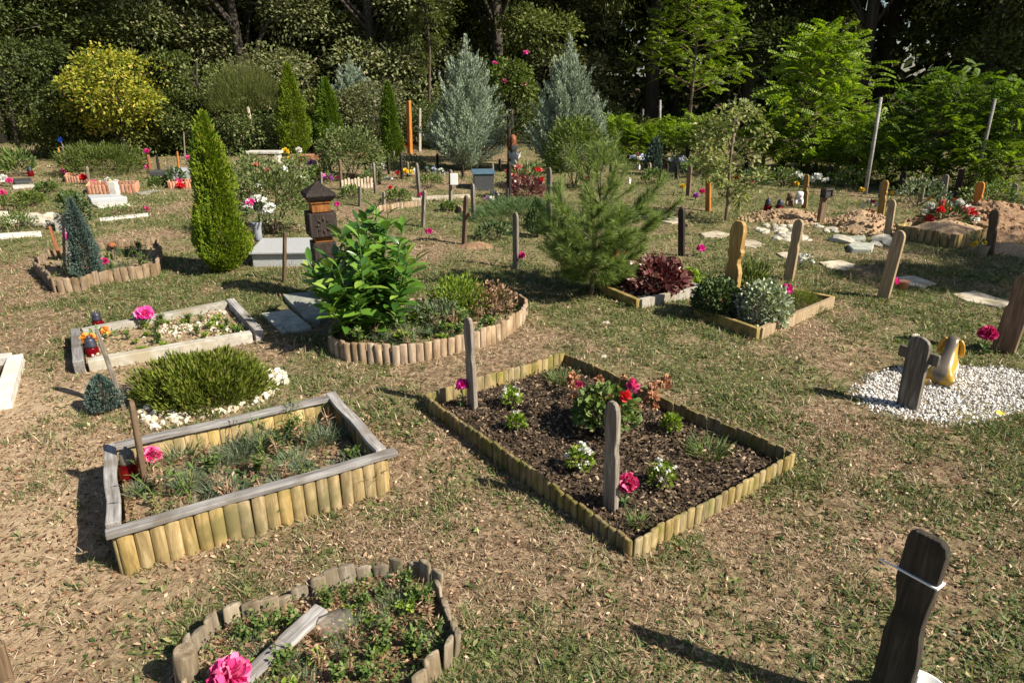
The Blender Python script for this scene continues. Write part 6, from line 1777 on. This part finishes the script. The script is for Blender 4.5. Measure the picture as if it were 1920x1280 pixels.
for i, (px, py, r_, mt, lab) in enumerate((
        (480, 322, .35, 'rose', 'leafy plant before the left end of the white bench'), (560, 318, .3, 'weed', 'green plant before the orange trough'), (600, 340, .3, 'weed', 'weedy plant below the purple flowers'), (770, 318, .3, 'weedgrey', 'grey green plant left of the left silvery conifer'),
        (725, 318, .3, 'olivebush', 'olive plant at the foot of the slim thuja'), (1305, 330, .35, 'weed', 'green plant on the grave left of the young tree'), (1225, 345, .25, 'weed', 'low green plant right of the short pale post'), (1410, 352, .3, 'darkgreen', 'dark plant in the flower row by the robinia'),
        (1470, 348, .3, 'weed', 'green plant at the right of the flower row'), (1590, 352, .35, 'weed', 'weedy clump before the robinia saplings'), (1720, 385, .4, 'weedgrey', 'weedy clump in the shade before the right robinia'), (1850, 392, .4, 'weed', 'weedy clump behind the soil heap'),
        (90, 360, .16, 'weed', 'low weeds before the white slab edge'), (130, 378, .15, 'weed', 'low weeds left of the stacked slabs'), (300, 350, .16, 'weed', 'low weeds right of the long terracotta bed'), (60, 385, .2, 'olivebush', 'green plants on the lawn behind the rockery'))):
    plant('grave_plant', lab, 'plant', G(px, py), leafball(520, r_, r_ * .7, r_ * .3, T_DIAMOND, .05, mt, .4, .4, zmin=-.1, lump=.4))
for i, (px, py, r_) in enumerate(((660, 372, .2), (745, 378, .2), (805, 352, .25), (840, 395, .12), (700, 345, .25), (1010, 330, .3))):
    plant('grave_plant', ['low green plant on the grave left above the laurel', 'low green plant on the grave above the low log edging', 'green plant by the pale blue flowers on the slab', 'dark low plant at the foot of the white plate post', 'green plant behind the pale pickets', 'leafy plant behind the salmon roses'][i], 'plant', G(px, py),
          leafball(480, r_, r_ * .7, r_ * .3, T_DIAMOND, .042, 'weed', .4, .4, zmin=-.1))

plant('leafy_plant', 'bright feathery green plant in the curved bed right of the laurel', 'plant', G(862, 600), leafball(2400, .22, .20, .14, T_SLIM, .042, 'lime', .3, .7, zmin=-.3, lump=.4))
plant('leafy_plant', 'brown red drying plant at the right end of the curved bed', 'plant', G(925, 598), leafball(900, .18, .17, .12, T_DIAMOND, .028, 'litter', .3, .5, zmin=-.3, lump=.4))
plant('leafy_plant', 'grey green woolly plant beside the laurel in the curved bed', 'plant', G(822, 622), leafball(700, .17, .13, .10, T_SLIM, .05, 'weedgrey', .3, .5, zmin=-.3, lump=.4))
# planting in the mulch bed
g_ = G(1135, 808, .03)
ger = thing('geranium', 'geranium with red pink heads and many dried brown ones in the mulch bed', 'flower', g_)
for n_, me in leafball(900, .17, .15, .10, T_ROUND, .030, 'weed', .4, .3, zmin=-.2, stems=8): put(n_, me, ger)
for (px, py, mt, r_) in ((1186, 724, 'salmon', .042), (1172, 744, 'red', .034), (1086, 720, 'magenta', .022)) + tuple((RND.uniform(1070, 1250), RND.uniform(700, 765), 'dried', RND.uniform(.025, .045)) for _ in range(24)):
    b = RND.uniform(.08, .30) if mt == 'dried' else .28
    q = G(px, py, b); bb = bloom_sb(34, r_, T_ROUND if mt != 'dried' else T_DIAMOND)
    if (Vector((q.x, q.y, 0)) - Vector((g_.x, g_.y, 0))).length > .62: continue
    put('flower_head' if mt != 'dried' else 'dried_head', bb.mesh('head', M[mt if mt != 'salmon' else 'pink']), ger, (q.x - g_.x, q.y - g_.y, b - .03))
for (px, py, w_, fl, lab) in ((958, 762, .055, 12, 'white flowering small plant farthest back in the mulch bed'), (968, 806, .045, 5, 'slim white flowering plant in front of the farthest one in the mulch bed'), (1086, 882, .06, 14, 'white flowering plant left of the front post in the mulch bed'),
                              (1240, 912, .06, 7, 'white flowering plant right of the front pink carnation'), (1258, 810, .05, 0, 'bright lime seedling beside the geranium in the mulch bed')):
    p = G(px, py, .03)
    o = thing('bedding_plant', lab, 'flower', p)
    for n_, me in leafball(170 if fl else 260, w_, w_ * 1.1, w_ * .9, T_DIAMOND, .026, 'lime', .3, .5, zmin=-.4, stems=4, w=1.1): put(n_, me, o)
    for _ in range(fl):
        d = rdir(1, -.1)[0] * np.array([w_, w_, w_ * 1.3]) + np.array([0, 0, w_ * 1.0]); bb = bloom_sb(10, .014)
        put('flower_head', bb.mesh('bloom', M['whitepetal']), o, tuple(d))


def tuft_mesh(n, r, L, mat, T=T_BLADE, w=.05, up=1.0):
    a = NR.uniform(0, 6.28, n); rr = np.sqrt(NR.random(n)) * r
    pos = np.stack([rr * np.cos(a), rr * np.sin(a), np.zeros(n)], 1)
    d = np.stack([np.cos(a) * .7, np.sin(a) * .7, np.full(n, up)], 1) + rdir(n) * .4
    sb = SB(); sb.add(T, pos, d, UP + rdir(n) * .5, NR.uniform(.5, 1.2, n) * L, NR.uniform(.6, 1.2, n) * L * w)
    return sb.mesh('tuft', M[mat])


for (px, py, r_, L, lab) in ((1328, 850, .09, .09, 'fine brownish green grass clump at the right of the mulch bed'), (1055, 716, .08, .09, 'grassy clump at the back corner of the mulch bed'), (1195, 985, .03, .07, 'few thin grass blades in the front corner of the mulch bed')):
    o = plant('grass_clump', lab, 'plant', G(px, py, .025), [('blades', tuft_mesh(int(3000 * r_), r_, L, 'weed', T_BLADE, .045))])

# weeds: clumps one can tell as plants, and a low cover
def weed_stalk(n, h, spread, T, L, mat, w=.5, per=9):
    """a few thin stalks with small leaves"""
    sb = SB(); tr = MB()
    for i in range(n):
        a = RND.uniform(0, 6.28); e = Vector((math.cos(a) * spread * RND.random(), math.sin(a) * spread * RND.random(), h * RND.uniform(.5, 1.1)))
        m_ = Vector((e.x * .3, e.y * .3, e.z * .55)); tr.tube([(0, 0, -.01), m_, e], [.0022, .0018, .0012], 4, False)
        s_ = NR.uniform(.12, 1, per); pos = np.array([[e.x * q ** 1.6, e.y * q ** 1.6, e.z * q] for q in s_])
        d = rdir(per, -.1); sb.add(T, pos, d, UP + rdir(per) * .5, L * NR.uniform(.6, 1.2, per), L * w * NR.uniform(.7, 1.2, per))
    sb.raw(np.array(tr.V), np.array(tr.F))
    return sb.mesh('weed', M[mat])


WEEDS = [weed_stalk(9, .09, .07, T_DIAMOND, .026, 'weed', 1.0, 12), tuft_mesh(130, .05, .085, 'weedgrey', T_BLADE, .035, 1.0), weed_stalk(12, .05, .06, T_ROUND, .020, 'lime', .9, 8),
         weed_stalk(4, .19, .10, T_SLIM, .035, 'weed', 1.0, 10), tuft_mesh(9, .012, .085, 'darkgreen', T_LAUREL, .75, .45), weed_stalk(5, .12, .08, T_SLIM, .03, 'litter', 1.0, 8)]
WK = ['leafy', 'grey green feathery', 'light green round leaved', 'tall thin', 'broad leaved dark', 'dried brown']
for (bed_, z, n, kinds, s0, s1, where) in (('raised', .09, 80, (0, 1, 1, 3, 4, 5, 5, 1), .7, 1.25, 'in the raised plank capped bed'), ('kidney', .08, 110, (0, 0, 1, 2, 3, 4, 5), .8, 1.5, 'in the curved bed by the laurel'), ('stone', .035, 40, (0, 2, 2, 0), .5, .9, 'in the stone framed bed'),
                                           ('curve', .055, 34, (0, 1, 3), .7, 1.1, 'in the curved bed of the blue conifer'), ('round', .02, 80, (2, 0, 0, 5, 1), .5, .9, 'in the rounded bed at the bottom')):
    x, y = rand_in(inset(BEDS[bed_], .88), n)
    for i in range(n):
        k = RND.choice(kinds)
        o = put('weed', WEEDS[k], None, (x[i], y[i], z), RND.uniform(0, 6.28), RND.uniform(s0, s1))
        tag(o, WK[k] + ' weed growing ' + where, 'weed', WK[k] + ' weeds ' + where)
sb = SB()
for (bed_, z, n, L) in (('raised', .09, 900, .022), ('kidney', .08, 2600, .028), ('stone', .035, 700, .024), ('round', .02, 4600, .015), ('curve', .055, 500, .04), ('euonymus', .06, 300, .03)):
    x, y = rand_in(inset(BEDS[bed_], .93), n); k = NR.random(n) < fbm(x * 7, y * 7, 61, 3) * 2.2 - .5; x, y = x[k], y[k]; m_ = len(x)
    if bed_ == 'round': zz = z + NR.uniform(0, .05, m_) * (fbm(x * 9, y * 9, 62, 2) > .42)
    else: zz = z + NR.uniform(0, .02, m_)
    d = rdir(m_, -.1); sb.add(T_DIAMOND, np.stack([x, y, zz], 1), d, UP + rdir(m_) * .6, NR.uniform(.6, 1.3, m_) * L, NR.uniform(.6, 1.2, m_) * L)
tag(put('ground_cover', sb.mesh('cover', M['weed'])), 'low green weeds covering the soil of the grave beds', 'ground cover', None, 'stuff')
sb = SB()
for (bed_, z, n) in (('raised', .09, 1500), ('kidney', .08, 900), ('stone', .035, 400), ('round', .02, 2800), ('curve', .055, 300)):
    x, y = rand_in(inset(BEDS[bed_], .94), n); d = rdir(n); d[:, 2] *= .4
    sb.add(T_DIAMOND, np.stack([x, y, z + NR.uniform(.002, .012, n)], 1), d, UP + rdir(n) * .6, NR.uniform(.012, .035, n), NR.uniform(.008, .025, n))
tag(put('dead_leaves', sb.mesh('bed litter', M['litter'])), 'dry brown leaves lying inside the grave beds', 'leaves', None, 'stuff')


# ------------------------------------------------------------------ trees
def broadleaf(h, r, zlow, n, leaf, mat, nclump=46, trunk=.16, seed=0, T=T_DIAMOND, dens=1.0, flat=.75, bark='bark_dark'):
    rs = np.random.default_rng(seed); rr_ = random.Random(seed)
    tr = MB()
    tr.tube([(0, 0, -.3), (.03 * h * .1, 0, h * .15), (rr_.uniform(-.2, .2), rr_.uniform(-.2, .2), h * .5), (0, 0, h * .88)], [trunk * 1.25, trunk, trunk * .65, .03], 9)
    sb = SB(); per = n // nclump
    zc = (h + zlow) / 2; rz = (h - zlow) / 2
    for i in range(nclump):
        u = rdir(1)[0]; k = rr_.uniform(.55, 1.0)
        c = np.array([u[0] * r * k, u[1] * r * k, zc + u[2] * rz * k])
        cr = r * rr_.uniform(.20, .42)
        if i % 2 == 0:
            s0 = max(h * .12, c[2] - r * .55); tr.tube([(0, 0, s0), tuple(c * np.array([.5, .5, 1]) + np.array([0, 0, -.25 * r * .3])), tuple(c)], [trunk * .35, trunk * .2, .012], 5, False)
        m_ = int(per * rr_.uniform(.6, 1.4)); d = rdir(m_); d[:, 2] = np.where((d[:, 2] < 0) & (NR.random(m_) < .55), -d[:, 2], d[:, 2]); q = (.2 + .8 * NR.random(m_) ** .45)[:, None]
        pos = c + d * q * cr * np.array([1, 1, flat])
        sb.add(T, pos, d + rdir(m_) * .7 - UP * .25, d * .6 + UP * .7 + rdir(m_) * .6, NR.uniform(.6, 1.35, m_) * leaf, NR.uniform(.7, 1.3, m_) * leaf)
    return [('crown', sb.mesh('crown', M[mat])), ('trunk', tr.mesh('trunk', M[bark]))]


def acacia(h, r, zlow, nfr, fl, mat, seed=0, trunk=.05, bark='twig', tiers=9):
    rr_ = random.Random(seed); tr = MB(); sb = SB()
    tr.tube([(0, 0, -.2), (.02, 0, h * .3), (rr_.uniform(-.1, .1), 0, h * .65), (0, 0, h * .97)], [trunk, trunk * .8, trunk * .5, .008], 7)
    nb = max(10, nfr // 16)
    for i in range(nb):
        t = (i + rr_.random()) / nb; z0 = zlow + (h * .93 - zlow) * t; a = i * 2.4 + rr_.uniform(-.4, .4)
        L = r * (1 - .72 * t ** 1.5) * rr_.uniform(.65, 1.1); rise = rr_.uniform(.15, .6)
        pts = [np.array([math.cos(a) * L * s_, math.sin(a) * L * s_, z0 + L * (rise * s_ - .12 * s_ * s_)]) for s_ in (0, .35, .7, 1)]
        tr.tube([tuple(p) for p in pts], [trunk * .35, trunk * .25, trunk * .15, .004], 5, False)
        m_ = 16; s_ = NR.uniform(.25, 1.05, m_)
        pos = np.stack([np.cos(a) * L * s_, np.sin(a) * L * s_, z0 + L * (rise * s_ - .12 * s_ * s_)], 1) + rdir(m_) * .04
        b = a + NR.choice([-1, 1], m_) * NR.uniform(.2, 1.25, m_)
        d = np.stack([np.cos(b), np.sin(b), NR.uniform(-.35, .95, m_)], 1)
        S_ = fl * NR.uniform(.65, 1.2, m_)
        pos[:, 2] += NR.normal(0, .10, m_) * r; pos[:, 2] = np.maximum(pos[:, 2], .06)
        sb.add(T_FROND, pos, d, UP + rdir(m_) * .75, S_, S_ * NR.uniform(.9, 1.15, m_))
    m_ = 22; pos = np.stack([NR.normal(0, .06, m_), NR.normal(0, .06, m_), h * NR.uniform(.85, 1, m_)], 1); a = NR.uniform(0, 6.28, m_)
    sb.add(T_FROND, pos, np.stack([np.cos(a), np.sin(a), NR.uniform(.1, 1, m_)], 1), UP, fl * NR.uniform(.6, 1, m_))
    return [('crown', sb.mesh('fronds', M[mat])), ('trunk', tr.mesh('trunk', M[bark]))]


def hgt(base, top): return HT(base, top)[0]


plant('robinia_tree', 'bright green feathery robinia tree standing free right of centre', 'tree', G(1512, 326), acacia(hgt((1512, 326), (1490, 60)), 1.45, .25, 1150, .33, 'acacia', 3, .05))
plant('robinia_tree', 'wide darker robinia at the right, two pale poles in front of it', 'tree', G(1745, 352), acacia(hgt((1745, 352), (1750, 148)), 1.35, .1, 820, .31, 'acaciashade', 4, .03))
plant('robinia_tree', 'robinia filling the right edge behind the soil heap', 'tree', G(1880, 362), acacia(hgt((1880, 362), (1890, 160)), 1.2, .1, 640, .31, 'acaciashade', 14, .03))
o = plant('robinia_tree', 'tall thin robinia with a slender trunk before the black wood', 'tree', G(1288, 272), acacia(5.2, 1.7, 1.4, 950, .38, 'acacia', 5, .05))
for i, (px, py, tp, r_, lab) in enumerate(((1150, 296, 222, .8, 'light green robinia sapling just right of the silvery conifers'), (1200, 300, 240, .7, 'low robinia sapling behind the blue flower grave'), (1262, 298, 232, .8, 'robinia sapling right of the straight pale pole'), (1310, 306, 225, .9, 'robinia sapling behind the young pale tree'),
                                           (1430, 322, 255, .8, 'robinia sapling behind the flower row'), (1570, 330, 258, .9, 'robinia sapling right below the free standing robinia'), (1620, 326, 225, .9, 'robinia sapling left behind the long leaning pole'), (1660, 345, 245, .9, 'low robinia sapling right behind the long leaning pole'), (1812, 366, 240, .9, 'low robinia sapling at the second leaning pole'), (1540, 318, 250, .8, 'robinia sapling under the free standing robinia'))):
    plant('robinia_sapling', lab, 'sapling', G(px, py), acacia(hgt((px, py), (px, tp)), r_, .04, 420, .27, 'acacia', 20 + i, .015), RND.uniform(0, 6), 'robinia saplings along the wood edge')
plant('young_tree', 'young pale leaved tree with thin trunk on the open lawn', 'tree', G(1360, 414), broadleaf(hgt((1360, 414), (1372, 178)), .52, .18, 2600, .062, 'youngtree', 30, .022, 7, T_DIAMOND, bark='twig', flat=1.0))
plant('yellow_tree', 'small tree with yellow leaves before the dark bushes', 'tree', G(240, 298), broadleaf(hgt((240, 298), (230, 90)), 1.12, .55, 8500, .085, 'yellowtree', 60, .06, 8))
t_ = plant('rose_tree', 'rose tree with yellow green crown and pink blooms between the silver conifers', 'tree', G(955, 305), broadleaf(hgt((955, 305), (962, 112)), .70, 1.25, 2800, .10, 'olivebush', 26, .05, 9))
for q in ((-.1, -.6, 1.75), (.3, -.5, 1.7), (.35, -.45, 2.3), (-.3, -.4, 2.1)):
    put('rose_bloom', bloom_sb(20, .06).mesh('bloom', M['pink']), t_, q)
plant('broom_bush', 'dark brownish green broom like bush on a pale trunk behind the thujas', 'tree', G(478, 290), [('crown', sprigs(6000, .95, 1.05, .24, 'willow', .03, 1.5, 4)), ('trunk', MB().tube([(0, 0, -1.5), (.05, 0, -.6), (-.03, 0, .1)], [.05, .04, .035], 7).mesh('trunk', M['flagstone']))]).location.z = 1.05

plant('slender_tree', 'slender yellowish tree with a thin bare trunk left of the silvery conifers', 'tree', G(806, 266), broadleaf(5.2, .55, 1.75, 9000, .075, 'willow', 30, .05, 77, T_SLIM, bark='twig'))
# dark shrubs at the foot of the wood, left
for i, (px, py, r_, h_, mt, lab) in enumerate(((40, 300, 1.5, 3.4, 'forest', 'large dark shrub at the far left edge of the wood'), (135, 292, 1.2, 1.7, 'forest', 'dark shrub below the yellow tree on its left'), (345, 288, 1.1, 1.5, 'forest', 'dark shrub below the yellow tree on its right'),
                                               (395, 288, 1.2, 2.5, 'forest', 'dark shrub behind the tip of the big thuja'), (470, 286, 1.3, .9, 'rose', 'low leafy shrub under the broom like bush'), (590, 280, 1.0, 1.5, 'forest', 'dark shrub between the two left thujas'),
                                               (700, 278, 1.4, 1.6, 'foresttan', 'olive shrub behind the slim thuja'), (830, 275, 1.4, 1.3, 'forest', 'dark shrub behind the left silvery conifer'), (960, 275, 1.6, 1.2, 'forest', 'dark shrub behind the rose tree'), (1110, 268, 1.4, 1.0, 'forest', 'dark shrub right behind the silvery conifers'), (265, 288, 1.2, .8, 'forest', 'dark shrub right under the yellow tree'))):
    p = G(px, py); plant('wood_shrub', lab, 'shrub', p, broadleaf(h_, r_, -.1, 12000, .075, mt, 30, .05, 40 + i), 0, 'shrubs at the foot of the wood')

# the wood: a few tree forms, set out many times
FT = [broadleaf(11.5, 3.5, .6, 46000, .115, 'forest', 44, .20, 60), broadleaf(12.5, 3.2, 1.3, 42000, .115, 'forest', 40, .22, 61), broadleaf(10.5, 3.6, .4, 46000, .115, 'foresttan', 44, .18, 62), broadleaf(13, 3.0, 2.6, 34000, .12, 'forest', 37, .22, 63)]
wood_lab = 'tall broadleaf tree of the dark wood that closes off the cemetery'


def wood_tree(k, x, y, s_, label=wood_lab, group='trees of the dark wood'):
    return plant('forest_tree', label, 'tree', (x, y, 0), FT[k], RND.uniform(0, 6.28), group, s_)


wood_tree(2, -8.2, 22.5, .95, 'olive leaved tree of the wood standing forward behind the thujas', None)
wood_tree(2, -4.4, 23.5, 1.0, 'olive leaved tree of the wood behind the slim thuja and orange board', None)
for i, (x, y) in enumerate([(-19, 20.5), (-15.6, 21.5), (-12.2, 22.5), (-22, 24), (-18, 25.5), (-14, 26.5), (-10, 27), (-6, 27.5), (-2, 27.0), (1.5, 27.5), (-.5, 24.8), (-24, 29), (-19.5, 31), (-15, 31.5), (-10.5, 32), (-6, 32.5), (-1.5, 32.5), (3.2, 33)]):
    wood_tree((0, 1, 0, 1, 2)[i % 5], x, y, RND.uniform(.85, 1.1))
for i, (x, y) in enumerate([(5.2, 27), (8.5, 26), (12, 25.2), (15.5, 24), (19, 22.5), (22, 19.5), (7, 31), (11, 30.5), (15, 29.5), (19, 28.5), (23, 26), (26, 22), (24.5, 15.5), (27.5, 17.5), (28, 12), (2.5, 38), (8, 37), (14, 36), (20, 34.5), (26, 31), (-4, 38), (-10, 38), (-17, 37), (-24, 35)]):
    wood_tree((3, 1, 3, 0)[i % 4], x, y, RND.uniform(.95, 1.2))
# trees beyond the right border whose shade falls into the view
for (x, y, k, s_) in ((11.6, 3.2, 3, .62), (13.8, 6.0, 1, .55)):
    wood_tree(k, x, y, s_, 'broadleaf tree outside the right border shading the lawn', 'trees beyond the right border')

# undergrowth and the far side of the wood read as one mass
sb = SB()
n = 26000; x = NR.uniform(-34, 36, n); y = 25.5 + NR.random(n) * 12 + .06 * (x < 5) * (-(x - 5)) * 0; y = np.where(x > 8, y - (x - 8) * .12, y)
z = (NR.random(n) ** 1.6) * (1.2 + 1.6 * fbm(x * .5, y * .5, 88, 3))
k = fbm(x * .9, z * 1.3 + y * .4, 87, 3) > .44
m_ = k.sum(); sb.add(T_DIAMOND, np.stack([x, y, z], 1)[k], rdir(m_), UP + rdir(m_), NR.uniform(.12, .26, m_), NR.uniform(.12, .26, m_))
tag(put('undergrowth', sb.mesh('undergrowth', M['forest'])), 'shadowy undergrowth below the trees of the wood', 'undergrowth', None, 'stuff')
sb = SB()
n = 60000; a = NR.uniform(math.radians(8), math.radians(150), n); r_ = NR.uniform(41, 50, n)
x = np.cos(a) * r_; y = np.sin(a) * r_; z = NR.random(n) ** .9 * 13
k = fbm(a * 30, z * .45, 86, 3) > np.where(z < 5.5, .26, .43); m_ = k.sum()
sb.add(T_DIAMOND, np.stack([x, y, z], 1)[k], rdir(m_), rdir(m_), NR.uniform(.5, 1.0, m_), NR.uniform(.5, 1.0, m_))
tag(put('far_woods', sb.mesh('far woods', M['forest'])), 'far mass of the wood seen between the trunks', 'woods', None, 'stuff')
